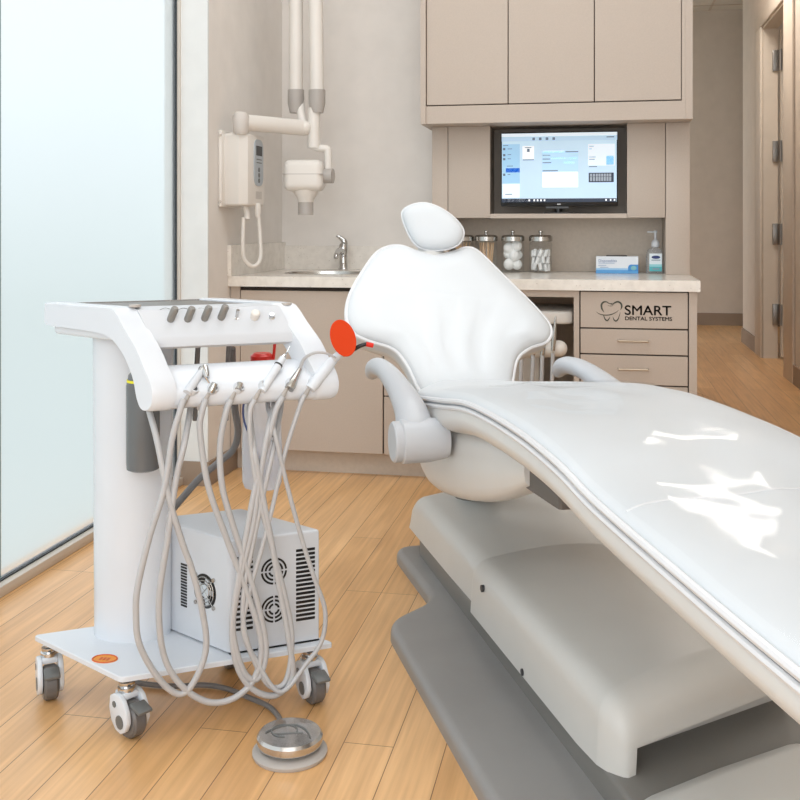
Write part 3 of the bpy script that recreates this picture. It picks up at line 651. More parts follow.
# base plate: narrow at the rear, wide under the feet
plate = up([(-.78, .11), (-.27, .115), (-.14, -.055), (1.7, -.055), (1.7, .84), (-.14, .84), (-.27, .70), (-.78, .70)], .07)
MB().prism(plate, .0, .042, CHM, bev=.022, seg=4).build('base_plate', M_BASE, dc)
MB().prism(up([(-.70, .175), (1.5, .15), (1.5, .68), (-.70, .66)], .05), .04, .10, CHM, bev=.01).build('plinth', M_BASED, dc)
def cover(s_tab, t0, t1, z0, ztop, r, crown, front_skew=0, front_r=0):
    rings = []
    for row in s_tab:
        s, drop = row[0], row[1]; ins = row[2] if len(row) > 2 else 0; zb, zr = z0, (row[3] if len(row) > 3 else z0)
        ring = []
        zt = ztop - drop
        prof = [(t0 - .004, z0)]
        for k in range(6):
            a = k / 5 * PI / 2; prof.append((t0 + r - r * math.cos(a), zt - r + r * math.sin(a)))
        for k in range(1, 8):
            q = k / 8; prof.append((t0 + r + (t1 - t0 - 2 * r) * q, zt + crown * math.sin(PI * q)))
        for k in range(6):
            a = PI / 2 - k / 5 * PI / 2; prof.append((t1 - r + r * math.cos(a), zt - r + r * math.sin(a)))
        prof += [(t1 + .004, zr), (t0 + .022, zr), (t0 + .018, z0)]
        for t, z in prof:
            z = max(z, zb)
            q = (t - t0) / (t1 - t0); t += ins * (1 - 2 * q); ring.append(chair(s - front_skew * q * max(0, min(1, (s - .2) / .6)), t, z))
        rings.append(ring)
    mb = MB().loft(rings, cap=False)
    for r in (rings[0], rings[-1]):                # close both ends
        flat2 = [Vector(((p - rings[0][0]).dot(CHT.normalized()), p.z, 0)) for p in r]
        tb = bmesh.new(); vs = [tb.verts.new(p) for p in r]
        for tri in tessellate_polygon([flat2]): tb.faces.new([vs[i] for i in tri])
        mb._add(tb)
    bmesh.ops.remove_doubles(mb.bm, verts=mb.bm.verts[:], dist=1e-5); bmesh.ops.recalc_face_normals(mb.bm, faces=mb.bm.faces[:])
    return mb
rear = [(-.80, .11), (-.795, .06), (-.78, .03), (-.75, .01), (-.70, 0), (-.4, 0), (.05, 0)]
cover(rear, .176, .655, .095, .224, .05, .02).build('rear_cover', M_COVER, dc)
front = [(0, .03), (.004, .004), (.012, 0), (.3, 0), (.6, 0), (.72, .001, 0), (.80, .008, .005), (.802, .008, .005, .15), (.825, .014, .012, .15), (.846, .026, .022, .15), (.860, .045, .034, .15), (.864, .075, .042, .15)]
cover(front, .150, .665, .098, .246, .055, .02, front_skew=.16).build('front_cover', M_COVER, dc)
# small latch holes on the front cover's side
MB().cyl(chair(.10, .144, .196), chair(.10, .170, .196), .009, seg=14).build('latch_hole', M_DARK, dc)
MB().cyl(chair(.405, .1435, .108), chair(.405, .17, .108), .008, seg=14).build('latch_hole', M_DARK, dc)
# step in front: the foot cover of the base
rings = []
for s, z in ((.93, .06), (.935, .085), (.95, .105), (.99, .118), (1.3, .125), (1.62, .12), (1.66, .06)):
    L = [(.155, .045), (.158, z - .02), (.175, z - .004), (.2, z), (.36, z + .004), (.55, z), (.575, z - .004), (.592, z - .02), (.595, .045)]
    rings.append([chair(s - .13 * (t - .155) / .44, t, max(.045, zz_)) for t, zz_ in L])
MB().loft(rings).build('toe_cover', M_COVER, dc)
# lift arm joining base and seat
lp_ = [chair(-.66, .36, .20), chair(-.58, .35, .30), chair(-.3, .32, .46), chair(-.1, .30, .56)]
MB().tube(lp_, [.07, .065, .06, .08], 16, 8).build('lift_arm', M_BASED, dc)
MB().prism(up([(.50, .053), (.84, .06), (.84, .44), (.50, .44)], .01), .606, .672, CHM, bev=.01).build('seat_gap_shade', mat('gap_shade_grey', (96, 92, 88), .5), dc)  # dark block whose colour stands in for the shaded gap under the seat

ZP = smooth_tab([(-.38, .640), (-.2, .655), (0, .681), (.25, .715), (.48, .744), (.77, .746), (.99, .729), (1.15, .7035), (1.457, .675), (1.665, .659), (1.95, .640)])
TL = smooth_tab([(-.38, .16), (-.3, .10), (-.2, .05), (-.1, .018), (0, .002), (.15, 0), (.6, 0), (1.2, 0), (1.8, .0), (1.9, .02), (1.95, .06)])
WS = .5
SS = [-.38 + i * (1.95 + .38) / 96 for i in range(97)]
# upholstered seat: one pad from hip to foot
NT = 40
def puff(s, tau):
    edge = (1 - abs(tau) ** 5) ** .5
    h = .030 * edge
    h += .006 * math.exp(-((s - .15) / .3) ** 2) * (tau * tau * 2 - 1)        # hip hollow
    h += .006 * math.sin(s * 23 + 2.4 * math.sin(tau * 4 + s * 5)) * edge * math.exp(-((s - .35) / .3) ** 2) * (.5 + .5 * math.sin(tau * 3 + 1))
    h += .0022 * math.sin(s * 11 + 3 * tau + 1.5 * math.sin(tau * 5)) * edge
    return h
rings = []
for s in SS:
    tl, zp = interp(TL, s), interp(ZP, s); ring = []
    for k in range(NT + 1):
        tau = -1 + 2 * k / NT; tau = math.copysign(1 - (1 - abs(tau)) ** 1.35, tau)
        t = WS / 2 + tau * (WS / 2 - tl); ring.append(chair(s, t, zp + puff(s, tau)))
    for k in range(3): ring.append(chair(s, WS - tl - .004 * k, zp - .008 - .012 * k))
    for k in range(3)[::-1]: ring.append(chair(s, tl + .004 * k, zp - .008 - .012 * k))
    rings.append(ring)
MB().loft(rings).build('seat_pad', M_UPH, dc, angle=60)
def edge_line(dt, dz, s0=-.36, s1=1.93, n=60):
    L = []
    for i in range(n + 1):
        s = s0 + (s1 - s0) * i / n; L.append(chair(s, interp(TL, s) + dt, interp(ZP, s) + dz))
    R = []
    for i in range(n + 1):
        s = s1 - (s1 - s0) * i / n; R.append(chair(s, WS - interp(TL, s) - dt, interp(ZP, s) + dz))
    return L + R
MB().tube(edge_line(-.003, .001), .0065, 8, 2, closed=True).build('piping', M_PIPE, dc)
MB().tube(edge_line(-.004, -.014), .006, 8, 2, closed=True).build('piping', M_PIPE, dc)
# stitching seam across the calf
MB().tube([chair(1.22, t, interp(ZP, 1.22) + puff(1.22, (t - .25) / .25) + .0003) for t in [.012 + .476 * k / 30 for k in range(31)]], .0022, 6, 2).build('cross_seam', M_PIPE, dc)
# clear plastic film over the leg half
rings = []
for s in [.20 + i * 1.71 / 80 for i in range(81)]:
    tl, zp = interp(TL, s), interp(ZP, s); ring = []
    for k in range(37):
        tau = -.95 + 1.9 * k / 36
        t = WS / 2 + tau * (WS / 2 - tl)
        w = .0016 * math.sin(9 * s + 5 * tau + 2 * math.sin(4 * tau + 3 * s)) + .0005 * math.sin(27 * s - 9 * tau)
        ring.append(chair(s, t, zp + puff(s, tau) + .0055 + w * min(1, (1 - abs(tau)) * 8 + .2)))
    rings.append(ring)
tag(MB().loft(rings, cap=False, closed=False).build('protective_film', M_FILM, dc, angle=80), 'clear plastic film over the leg rest')
# shell under the pad
rings = []
for s in SS[2:]:
    tl, zp = interp(TL, s), interp(ZP, s) - .018; w = 1 if s > 0 else max(.4, 1 + s)
    th_k = interp([(-.38, .03), (-.1, .05), (.2, .062), (2, .055)], s)
    L = [(tl - .004, 0), (tl - .008, -.3 * th_k), (tl - .004, -.6 * th_k), (tl + .012, -.85 * th_k), (tl + .04, -th_k), (tl + .10, -1.1 * th_k)]
    rings.append([chair(s, t, zp + z) for t, z in L] + [chair(s, WS - t, zp + z) for t, z in L[::-1]])
MB().loft(rings).build('leg_shell', M_SHELL, dc)
# bowl-shaped body under the hips
BB = smooth_tab([(-.36, .55), (-.33, .485), (-.27, .445), (-.16, .420), (-.04, .412), (.12, .424), (.30, .455), (.45, .495), (.58, .545), (.69, .600)])
BT = smooth_tab([(-.36, .60), (-.3, .625), (0, .645), (.25, .668), (.45, .69), (.69, .69)])
BW = smooth_tab([(-.36, .10), (-.33, .15), (-.27, .185), (-.1, .215), (.1, .222), (.69, .205)])
rings = []
for i in range(41):
    s = -.36 + 1.05 * i / 40; zb, zt, w = interp(BB, s), interp(BT, s), interp(BW, s); zc, hz = (zb + zt) / 2, (zt - zb) / 2; ring = []
    for k in range(36):
        a = 2 * PI * k / 36; cc, ss_ = math.cos(a), math.sin(a)
        ring.append(chair(s, .25 + w * math.copysign(abs(cc) ** .45, cc), zc + hz * math.copysign(abs(ss_) ** .5, ss_) + (interp([(-.1, 0), (.25, .28), (.69, .2)], s) * (.25 + w * cc - .05) * -min(0, ss_)) * (1 if zt - zb > .1 else .3)))
    rings.append(ring)
MB().loft(rings).build('hip_housing', M_SHELL, dc)
# backrest
b0 = chair(-.35, .25, .63); b1 = chair(-.717, .25, 1.034); Q = (b1 - b0).normalized(); P_ = CHT.normalized(); N_ = P_.cross(Q)
if N_.dot(Vector((0, 0, 1.14)) - b0) < 0: N_ = -N_
def back(p, q, n=0): return b0 + P_ * p + Q * q + N_ * n
OUT = [(-.10, -.03), (-.14, -.01), (-.158, .024), (-.180, .11), (-.215, .168), (-.285, .200), (-.330, .232), (-.345, .295), (-.317, .396), (-.231, .535), (-.18, .582), (-.122, .592), (-.061, .562), (0, .548), (.061, .564), (.110, .582), (.150, .563), (.215, .455), (.298, .312), (.327, .235), (.301, .180), (.235, .155), (.183, .115), (.150, .041), (.13, -.01), (.09, -.03)]
ol = spline([Vector((p, q, 0)) for p, q in OUT], 8, True)
cen = Vector((-.005, .27, 0))
rings = []
def wr(p, q):                                    # soft creases fanning up from the lumbar end, and a faint cross seam
    ang = math.atan2(p, q + .22); f = math.sin(ang * 26 + 1.2 * math.sin(q * 14)); g = math.sin(ang * 11 + 2)
    w = math.exp(-((q - .16) / .17) ** 2) * math.exp(-(ang / .42) ** 2)
    return .0026 * (abs(f) ** .6 * math.copysign(1, f)) * w + .002 * g * math.exp(-((q - .25) / .25) ** 2) - .002 * math.exp(-((q - .36 + .02 * math.sin(p * 9)) / .006) ** 2)
for k, n in [(1.0, -.03), (1.004, -.012), (1.0, .002), (.985, .012), (.965, .018)] + [(.95 - .89 * i / 30, .021 + .016 * math.sin(min(1, i / 8) * PI / 2) - .008 * max(0, i - 8) / 22) for i in range(31)]:
    rings.append([back(*(cen + (v - cen) * k).to_2d(), n + (wr(*(cen + (v - cen) * k).to_2d()) if k < .95 else 0)) for v in ol])
MB().loft(rings).build('backrest_pad', M_UPH, dc, angle=60)
MB().tube([back(v.x, v.y, .004) for v in ol[::2]], .0065, 8, 2, closed=True).build('piping', M_PIPE, dc)
rings = []
for k, n in ((.985, -.029), (.99, -.045), (.95, -.06), (.8, -.075), (.4, -.085), (.05, -.086)):
    rings.append([back(*(cen + (v - cen) * k).to_2d(), n) for v in ol])
MB().loft(rings).build('backrest_shell', M_SHELL, dc)
# headrest
hcn = at(433, 226, 3.50)
Mh = frame(hcn, (Vector((0, 0, 1.3)) - hcn).normalized() + Vector((0, 0, .25)), P_)
HO = spline([Vector(p).to_3d() for p in [(-.103, .036), (-.085, .074), (-.016, .083), (.056, .042), (.102, -.022), (.078, -.074), (.0, -.087), (-.066, -.060)]], 6, True)
rings = []
for k, n in ((.9, -.03), (.99, -.02), (1.0, -.004), (.985, .008), (.93, .018), (.8, .026), (.6, .029), (.35, .030), (.05, .030)):
    rings.append([Mh @ Vector((v.x * k, v.y * k, n)) for v in HO])
MB().loft(rings).build('headrest', M_UPH, dc, angle=60)
MB().tube([Mh @ Vector((v.x, v.y, 0)) for v in HO[::2]], .004, 8, 2, closed=True).build('headrest_piping', M_PIPE, dc)
m = MB(); m.tube([back(-.01, .50, -.035), back(-.01, .60, -.012), hcn - Mh.to_3x3().col[2] * .028], [.036, .036, .034], 12, 4, flat=1.3); m.build('headrest_bracket', M_SHELL, dc)
# armrests
def armrest(t, side, dz=0):
    pts = [(.205, .612), (.185, .640), (.140, .676), (.03, .708), (-.117, .732), (-.235, .734), (-.30, .722), (-.328, .706)]
    rad = [.050, .048, .041, .033, .0275, .0265, .0265, .022]
    m = MB(); m.tube([chair(s, t, z + dz) for s, z in pts], rad, 16, 8); e1 = chair(-.328, t, .706 + dz); m.ball(e1, .0218)
    m.rod(chair(.205, t - side * .045, .612), chair(.205, t + side * .075, .615), [(.046, 0), (.054, .06), (.055, .6), (.048, 1)], 28)
    ar = m.build('armrest', M_ARM, dc)
    MB().rod(chair(.205, t - side * .040, .612), chair(.205, t - side * .062, .612), [(.049, 0), (.050, .1), (.050, .8), (.046, 1)], 28).build('pivot_cap', M_ARM, ar)
armrest(-.056, 1); armrest(.534, -1, -.014)
# ================================================================== instrument cart
kt = thing('instrument_cart', cart(.22, .18, 0), 'white dental instrument cart on casters beside the window', 'instrument cart')
PZ = .138
MB().prism(up([(-.02, 0), (.478, 0), (.478, .368), (-.02, .365)], .012, 3), PZ - .012, PZ, CARTM, bev=.002, seg=1).build('base_plate', M_WHITE, kt)
MB().lathe([(.001, 0), (.027, 0), (.027, .0008), (.001, .0008)], Matrix.Translation(cart(.017, .128, PZ)) @ Matrix.Diagonal((1.15, .85, 1, 1))).build('warning_sticker', M_STICKER, kt)
m = MB(); q0 = cart(.017, .128, PZ + .0008); m.tube([cart(.017, .128, PZ + .0008) + Vector((1.15 * .025 * math.cos(k * PI / 16), .85 * .025 * math.sin(k * PI / 16), 0)) for k in range(32)], .0018, 6, 1, closed=True)
for k in range(3): m.box(q0.x - .012 + .009 * k, q0.x - .006 + .009 * k, q0.y - .008, q0.y + .006, PZ + .0006, PZ + .0013)
m.build('sticker_mark', mat('sticker_red_orange', (206, 92, 40), .5), kt)
# column
cc = world(-.66, 2.522, 0)
def colring(z, rx, ry): return [cc + world(rx * math.cos(2 * PI * k / 40), ry * math.sin(2 * PI * k / 40), z) for k in range(40)]
MB().loft([colring(PZ, .094, .072), colring(.5, .096, .073), colring(.87, .098, .075)]).build('column', M_WHITE, kt)
# casters
def caster(a, b, dirv):
    p = cart(a, b, 0); d = Vector((dirv[0], dirv[1], 0)).normalized(); side = Vector((-d.y, d.x, 0)); up_ = Vector((0, 0, 1))
    Mx = Matrix(((d.x, side.x, 0, p.x), (d.y, side.y, 0, p.y), (0, 0, 1, 0), (0, 0, 0, 1)))   # x = trailing, y = axle
    hs_ = MB(); prof = [(-.004, .098), (-.022, .088), (-.026, .062), (-.018, .035), (.000, .018), (.022, .014), (.040, .024), (.050, .045), (.046, .068), (.030, .090), (.014, .098)]
    R = Matrix(((1, 0, 0, 0), (0, 0, 1, 0), (0, 1, 0, 0), (0, 0, 0, 1)))
    for y0, y1 in ((-.030, -.018), (.018, .030)):
        hs_.prism(prof, y0, y1, Mx @ R, bev=.003, seg=2, bev_bottom=True)
    hs_.box(-.02, .022, -.0185, .0185, .084, .098, M=Mx, bev=.004)
    h = hs_.build('caster', M_WHITE, kt)
    wc = Vector((.020, 0, .0405))
    MB().lathe([(.012, -.0165), (.036, -.0165), (.0405, -.011), (.0405, .011), (.036, .0165), (.012, .0165)], Mx @ Matrix.Translation(wc) @ Matrix.Rotation(PI / 2, 4, 'X'), 32).build('wheel', mat('grey_wheel', (104, 101, 100), .4), h)
    for sg in (-1, 1):
        hb = MB()
        hb.cyl(Mx @ (wc + Vector((0, sg * .029, 0))), Mx @ (wc + Vector((0, sg * .0315, 0))), .015)
        hb.cyl(Mx @ Vector((-.002, sg * .029, .074)), Mx @ Vector((-.002, sg * .0315, .074)), .007)
        hb.build('hub_cap', M_MIDGREY, h)
    br = MB(); br.box(.018, .056, -.018, .018, .078, .086, M=Mx @ Matrix.Translation((.0, 0, 0)) @ Matrix.Rotation(.28, 4, 'Y') @ Matrix.Translation((0, 0, .008)), bev=.003); br.box(.030, .046, -.014, .014, .062, .08, M=Mx, bev=.003)
    br.build('brake_pedal', M_MIDGREY, h)
    st = MB(); st.lathe([(.012, .097), (.02, .098), (.02, .106), (.016, .108), (.018, .111), (.018, .118), (.011, .12), (.011, .127)], Matrix.Translation((p.x, p.y, 0))); st.build('swivel_stem', M_CHROME, h)
fdir = world(.35, -.94, 0); fdir = (fdir.x, fdir.y)
f0 = world(.72, -.69, 0); caster(.010, .030, (f0.x, f0.y)); f1 = world(.5, -.86, 0); caster(.440, .030, (f1.x, f1.y))
f2 = world(.42, -.9, 0); caster(-.004, .325, (f2.x, f2.y)); caster(.44, .33, (f2.x, f2.y))
# compressor box
bx = MB(); bx.prism(up([(.244, .030), (.468, .030), (.468, .32), (.244, .32)], .012, 3), PZ + .004, .405, CARTM, bev=.006, seg=3)
bo = bx.build('compressor_box', M_WHITE2, kt)
fn = CA.cross(Vector((0, 0, 1))).normalized()            # outward normal of the fan face
if fn.y > 0: fn = -fn
ln = CB.cross(Vector((0, 0, 1))).normalized()
if ln.dot(CA) > 0: ln = -ln
FM = frame(cart(.244, .030, PZ), fn, CA); LM2 = frame(cart(.244, .030, PZ), ln, -CB)
def fuv(a, z): return ((a - .244) * CA.length, (z - PZ) if FM.col[1].z > 0 else -(z - PZ))
sgF = 1 if FM.col[1].z > 0 else -1
lw = CA.length; 
def face_pt(u, v):                                       # photo pixel on the fan face -> face coordinates
    p = FM.inverted() @ cart_at(u, v, .030); return p.x, p.y
for x0, x1, y0, y1, nn in ((236, 253, 559, 630, 15), (296, 315, 551, 620, 17)):
    v1 = MB()
    for k in range(nn):
        q = k / (nn - 1); xa, ya = face_pt(x0, y0 + (y1 - y0) * q); xb, yb = face_pt(x1, y0 + (y1 - y0) * q - 2.6)
        z_ = min(ya, yb), max(ya, yb)
        v1.box(xa, xb, (ya + yb) / 2 - .0034, (ya + yb) / 2 + .0034, -.003, .0008, M=FM, bev=.0008, seg=1)
    v1.build('vent_slots', M_BLACK, bo)
def rings_grille(mb, cx, cy, M, radii, w, gaps=4, depth=.0008):
    for r in radii:
        for g in range(gaps):
            a0 = PI / 4 + g * 2 * PI / gaps - PI / 4 + .13 * radii[-1] / r * .55; a1 = a0 + 2 * PI / gaps - .26 * radii[-1] / r * .55
            n = 12; rr = []
            for k in range(n + 1):
                a = a0 + (a1 - a0) * k / n; c_, s_ = math.cos(a), math.sin(a)
                rr.append([Vector((cx + (r - w) * c_, cy + (r - w) * s_, -.002)), Vector((cx + (r + w) * c_, cy + (r + w) * s_, -.002)), Vector((cx + (r + w) * c_, cy + (r + w) * s_, depth)), Vector((cx + (r - w) * c_, cy + (r - w) * s_, depth))])
            mb.loft(rr, True, True, M)
for u, v in ((274, 571), (274, 609)):
    cx, cy = face_pt(u, v); g = MB(); rings_grille(g, cx, cy, FM, [.0115, .0205, .0295], .0024); g.build('fan_grille', M_BLACK, bo)
ed = MB(); ed.box(.0, .222, -.004, -.0, -.01, .0012, M=FM) if sgF > 0 else ed.box(.0, .222, 0, .004, -.01, .0012, M=FM); ed.build('bottom_gap', M_BLACK, bo)
def left_pt(u, v):
    k = (u - 400) / F_PX; a = .244; b = (-.601 + .924 * a - k * (2.271 + .383 * a)) / (k * .645 + .763)
    d = 2.271 + .383 * a + .645 * b; p = LM2.inverted() @ cart(a, b, CAM_H - (v - HORIZON) * d / F_PX); return p.x, p.y
v2 = MB()
for k in range(15):
    v = 564 + 41 * k / 14; xa, ya = left_pt(181, v); xb, yb = left_pt(187, v + 1.2)
    v2.box(min(xa, xb), max(xa, xb), (ya + yb) / 2 - .0024, (ya + yb) / 2 + .0024, -.003, .0008, M=LM2)
v2.build('vent_slots', M_BLACK, bo)
cx, cy = left_pt(205, 591)
g = MB(); g.lathe([(.041, -.002), (.041, .0009), (.001, .0009)], LM2 @ Matrix.Translation((cx, cy, 0)), 32); fan = g.build('fan', M_BLACK, bo)
g = MB()
for r in (.018, .026, .034): g.tube([LM2 @ Vector((cx + r * math.cos(2 * PI * k / 24), cy + r * math.sin(2 * PI * k / 24), .0025)) for k in range(24)], .0014, 6, 1, closed=True)
for k in range(4):
    a = PI / 4 + k * PI / 2; g.tube([LM2 @ Vector((cx, cy, .002)), LM2 @ Vector((cx + .047 * math.cos(a), cy + .047 * math.sin(a), .002))], .0015, 6, smooth=False)
    g.cyl(LM2 @ Vector((cx + .047 * math.cos(a), cy + .047 * math.sin(a), 0)), LM2 @ Vector((cx + .047 * math.cos(a), cy + .047 * math.sin(a), .004)), .005, seg=10)
g.build('fan_guard', M_STEEL, fan)
g = MB(); g.lathe([(.015, .001), (.013, .002), (.001, .0022)], LM2 @ Matrix.Translation((cx, cy, 0)))
for k in range(5):
    a = k * 2 * PI / 5; g.box(.010, .034, -.006, .006, .0008, .0016, M=LM2 @ Matrix.Translation((cx, cy, 0)) @ Matrix.Rotation(a, 4, 'Z'))
g.build('fan_blades', mat('pale_fan_blade', (196, 204, 212), .3), fan)

# tray and console
TM = CARTM
A0, A1 = .03, .458
m = MB()
m.prism(up([(A0 + .01, .11), (A1 - .01, .11), (A1 - .01, .405), (A0 + .01, .405)], .03, 5), .872, .9435, TM, bev=.008, seg=3, bev_bottom=True)
m.prism(up([(A0 - .0, .10), (A1 + .0, .10), (A1 + .0, .412), (A0 - .0, .412)], .035, 5), .893, .938, TM, bev=.010, seg=3, bev_bottom=True)
m.build('tray_body', M_WHITE, kt)
MB().prism(up([(A0 + .03, .13), (A1 - .03, .13), (A1 - .03, .395), (A0 + .03, .395)], .03, 5), .940, .9450, TM).build('tray_mat', mat('dark_tray_mat', (108, 104, 100), .35), kt)
m = MB(); rim = up([(A0 + .018, .118), (A1 - .018, .118), (A1 - .018, .402), (A0 + .018, .402)], .03, 5); m.tube([TM @ Vector((p.x, p.y, .9445)) for p in rim], .003, 8, smooth=False, closed=True); m.build('tray_rim', mat('dark_tray_rim', (128, 124, 120), .35), kt)
# sloped control panel
def sec(a, prof): return [cart(a, b, z) for b, z in prof]
PF = [(.135, .951), (.10, .945), (.052, .888), (.045, .880), (.045, .862), (.06, .856), (.135, .876)]
m = MB(); m.loft([sec(A0 + .045 + (A1 - A0 - .09) * k / 4, PF) for k in range(5)]); m.build('control_panel', M_WHITE2, kt)
# side arms sweeping from the tray down to the holder bar
ARMP = [(.412, .940), (.398, .950), (.27, .951), (.135, .952), (.105, .944), (.069, .908), (.022, .864), (-.006, .826), (-.030, .795), (-.040, .768), (-.036, .742), (-.018, .727), (.004, .729), (.020, .752), (.032, .79), (.054, .826), (.085, .858), (.13, .884), (.20, .892), (.30, .894), (.40, .896), (.414, .908)]
arm_s = [(p.x, p.y) for p in spline([Vector((b, z, 0)) for b, z in ARMP], 3, True)]
for a0, a1 in ((A0 - .004, A0 + .05), (A1 - .05, A1 + .004)):
    tb_rings = []
    for q, ins in ((0, .008), (.12, .001), (.3, 0), (.7, 0), (.88, .001), (1, .008)):
        cb_, cz_ = .06, .83
        tb_rings.append([cart(a0 + (a1 - a0) * q, b + (cb_ - b) * ins * 3, z + (cz_ - z) * ins * 3) for b, z in arm_s])
    MB().loft(tb_rings).build('side_arm', M_WHITE, kt)
# holder bar
HP = [(-.034, .772), (-.036, .750), (-.026, .733), (.0, .727), (.035, .729), (.052, .745), (.056, .80), (.050, .818), (.032, .818), (.0, .800)]
hp_s = [(p.x, p.y) for p in spline([Vector((b, z, 0)) for b, z in HP], 3, True)]
MB().loft([sec(A0 + .03 + (A1 - A0 - .06) * k / 6, hp_s) for k in range(7)]).build('holder_bar', M_WHITE, kt)
m = MB()
for u0, u1, v in ((185, 194, 370), (200, 209, 369), (226, 239, 367), (252, 262, 365), (272, 284, 364), (304, 314, 361)):
    p0, p1 = cart_at(u0, v, .045), cart_at(u1, v - .6, .045); p0.z = p1.z = .8192; m.tube([p0, p1], .0009, 6, smooth=False)
    if u0 in (185, 200): m.tube([p1, p1 + Vector((0.004, -.012, -.002))], .0008, 6, smooth=False)
m.build('holder_marking', M_MIDGREY, kt)
HOLD = [(193, 389), (213, 388), (239, 387), (264, 385), (291, 383), (314, 381)]
for k, (u, v) in enumerate(HOLD):
    p = cart_at(u, v, -.031); ax = (cart(.10, -.10, .10) - cart(.08, 0, .0)).normalized()
    hm = MB(); hm.lathe([(.0125, -.03), (.0135, .0), (.0120, .006), (.0085, .006), (.008, -.02), (.001, -.02)], frame(p + fn * .002, ax), 20)
    ho = hm.build('holder', M_WHITE2, kt)
    MB().lathe([(.0085, .003), (.0078, .0055), (.001, .0045)], frame(p + fn * .002, ax), 18).build('holder_liner', M_DARK, ho)
    # slot for the hose below each holder
    s0 = cart_at(u - 4, v + 5, -.037); s1 = cart_at(u - 9, v + 14, -.0385); s2 = cart_at(u - 14, v + 21, -.024)
    MB().tube([s0, s1, s2], [.004, .0065, .006], 8, 5).build('hose_slot', M_GREYP, ho)
# panel controls
for k, (u, v) in enumerate(((173, 314), (190, 314), (207, 313), (223.5, 312))):
    m = MB(); p0, p1 = cart_at(u - 3, v + 7, .082), cart_at(u + 2.5, v - 6.5, .062); m.rod(p0, p1, [(.0075, 0), (.009, .12), (.009, .9), (.007, 1)], 16); kn = m.build('control_knob', M_MIDGREY if 0 else mat('knob_grey', (140, 138, 134), .4, .3), kt)
    MB().rod(cart_at(u - 4, v + 9, .09), p0, [(.008, 0), (.008, 1)], 14).build('knob_base', M_CHROME, kn)
m = MB(); p0, p1 = cart_at(236, 320, .086), cart_at(238, 310, .072); m.rod(p0, p1, [(.003, 0), (.0045, 1)], 10); m.lathe([(.008, 0), (.008, .006), (.004, .008)], frame(p0, p1 - p0), 14); m.build('toggle_switch', M_CHROME, kt)
m = MB(); p0, p1 = cart_at(254, 319, .084), cart_at(256, 312, .066); m.rod(p0, p1, [(.010, 0), (.011, .3), (.011, .9), (.008, 1)], 18); m.build('regulator_knob', M_XRAY, kt)
m = MB(); p0, p1 = cart_at(254, 321, .09), cart_at(254, 318, .083); m.cyl(p0, p1, .010); m.build('regulator_collar', M_CHROME, kt)
m = MB(); p0, p1 = cart_at(271, 319, .086), cart_at(272, 314, .072); m.rod(p0, p1, [(.009, 0), (.009, .4), (.006, .5), (.006, 1)], 16); m.build('push_button', M_CHROME, kt)
m = MB()
for u, v in ((135, 307), (286, 305)):
    m.lathe([(.001, .002), (.013, .002), (.014, 0), (.014, -.004)], Matrix.Translation(cart_at(u, v, .118) + Vector((0, 0, .004))))
m.build('tray_cap', M_GREYP, kt)
for u in (165, 183, 200, 216, 246, 262):
    m = MB()
    P3 = [cart_at(u - 5, 309.5, .101), cart_at(u, 308, .103), cart_at(u + 5, 309, .101)]
    m.tube([p + fn * .002 for p in P3], .0006, 5, 4)
    m.build('panel_marking', M_MIDGREY, kt)

# bottles hanging from the cart
wb = thing('water_bottle', at(144, 472, 2.40), 'smoked grey water bottle on the front of the cart column', 'bottle')
bp_ = at(143, 470, 2.41)
MB().lathe([(.030, 0), (.038, .004), (.039, .02), (.039, .20), (.034, .225), (.026, .235), (.026, .255), (.001, .255)], Matrix.Translation(bp_)).build('bottle_body', M_GREYTINT, wb)
MB().lathe([(.0375, 0), (.0375, .006), (.030, .006), (.030, 0)], Matrix.Translation(bp_ + Vector((0, 0, .209)))).build('yellow_band', M_YELLOW, wb)
m = MB(); m.lathe([(.027, .255), (.030, .257), (.030, .29), (.018, .30), (.018, .34)], Matrix.Translation(bp_)); m.build('cap', M_BLACK, wb)
cbp = at(262, 489, 2.64)
cb2 = thing('clear_bottle', cbp, 'clear soft plastic bottle with red cap hanging behind the holders', 'bottle')
MB().lathe([(.030, 0), (.046, .004), (.052, .02), (.053, .10), (.050, .19), (.042, .26), (.034, .29), (.022, .30), (.022, .315)], Matrix.Translation(cbp) @ Matrix.Diagonal((1, .7, 1, 1))).build('bottle_body', M_PLASTCLR, cb2)
MB().lathe([(.044, .004), (.050, .02), (.051, .10), (.050, .15), (.001, .15)], Matrix.Translation(cbp) @ Matrix.Diagonal((.98, .68, .98, 1))).build('liquid', clear('cloudy_water', (246, 248, 252), .0, .1, gain=.1, milk=.2), cb2)
MB().lathe([(.026, .31), (.030, .312), (.030, .345), (.022, .352), (.001, .352)], Matrix.Translation(cbp)).build('cap', M_RED, cb2)
MB().tube([cbp + Vector((-.022, -.03, .30)), cbp + Vector((-.040, -.032, .20)), cbp + Vector((-.012, -.030, .12)), cbp + Vector((.026, -.02, .03))], .0028, 8).build('dip_tube', M_BLUE, cb2)
m = MB(); m.tube([cbp + Vector((.03, 0, .33)), cbp + Vector((.034, 0, .39)), cbp + Vector((.02, 0, .42))], .004, 8); m.build('red_tube', M_RED, cb2)
m = MB()
for k in range(9): m.box(cbp.x + .036, cbp.x + .042, cbp.y - .030, cbp.y - .0285, cbp.z + .13 + k * .012, cbp.z + .134 + k * .012)
m.build('graduation_mark', M_MIDGREY, cb2)

# ---------------------------------------------------------------- instruments in the holders, each with its own hose
def hose(pts, parent, r=.0072, name='hose', m_=None):
    P = []
    for p in pts:
        u, v = p[0], p[1]; b = p[2] if len(p) > 2 else -.045
        P.append(cart_at(u, v, b))
    return MB().tube(P, r, 10, 8).build(name, m_ or M_HOSE, parent)
GI = 'hand instruments in the cart holders'
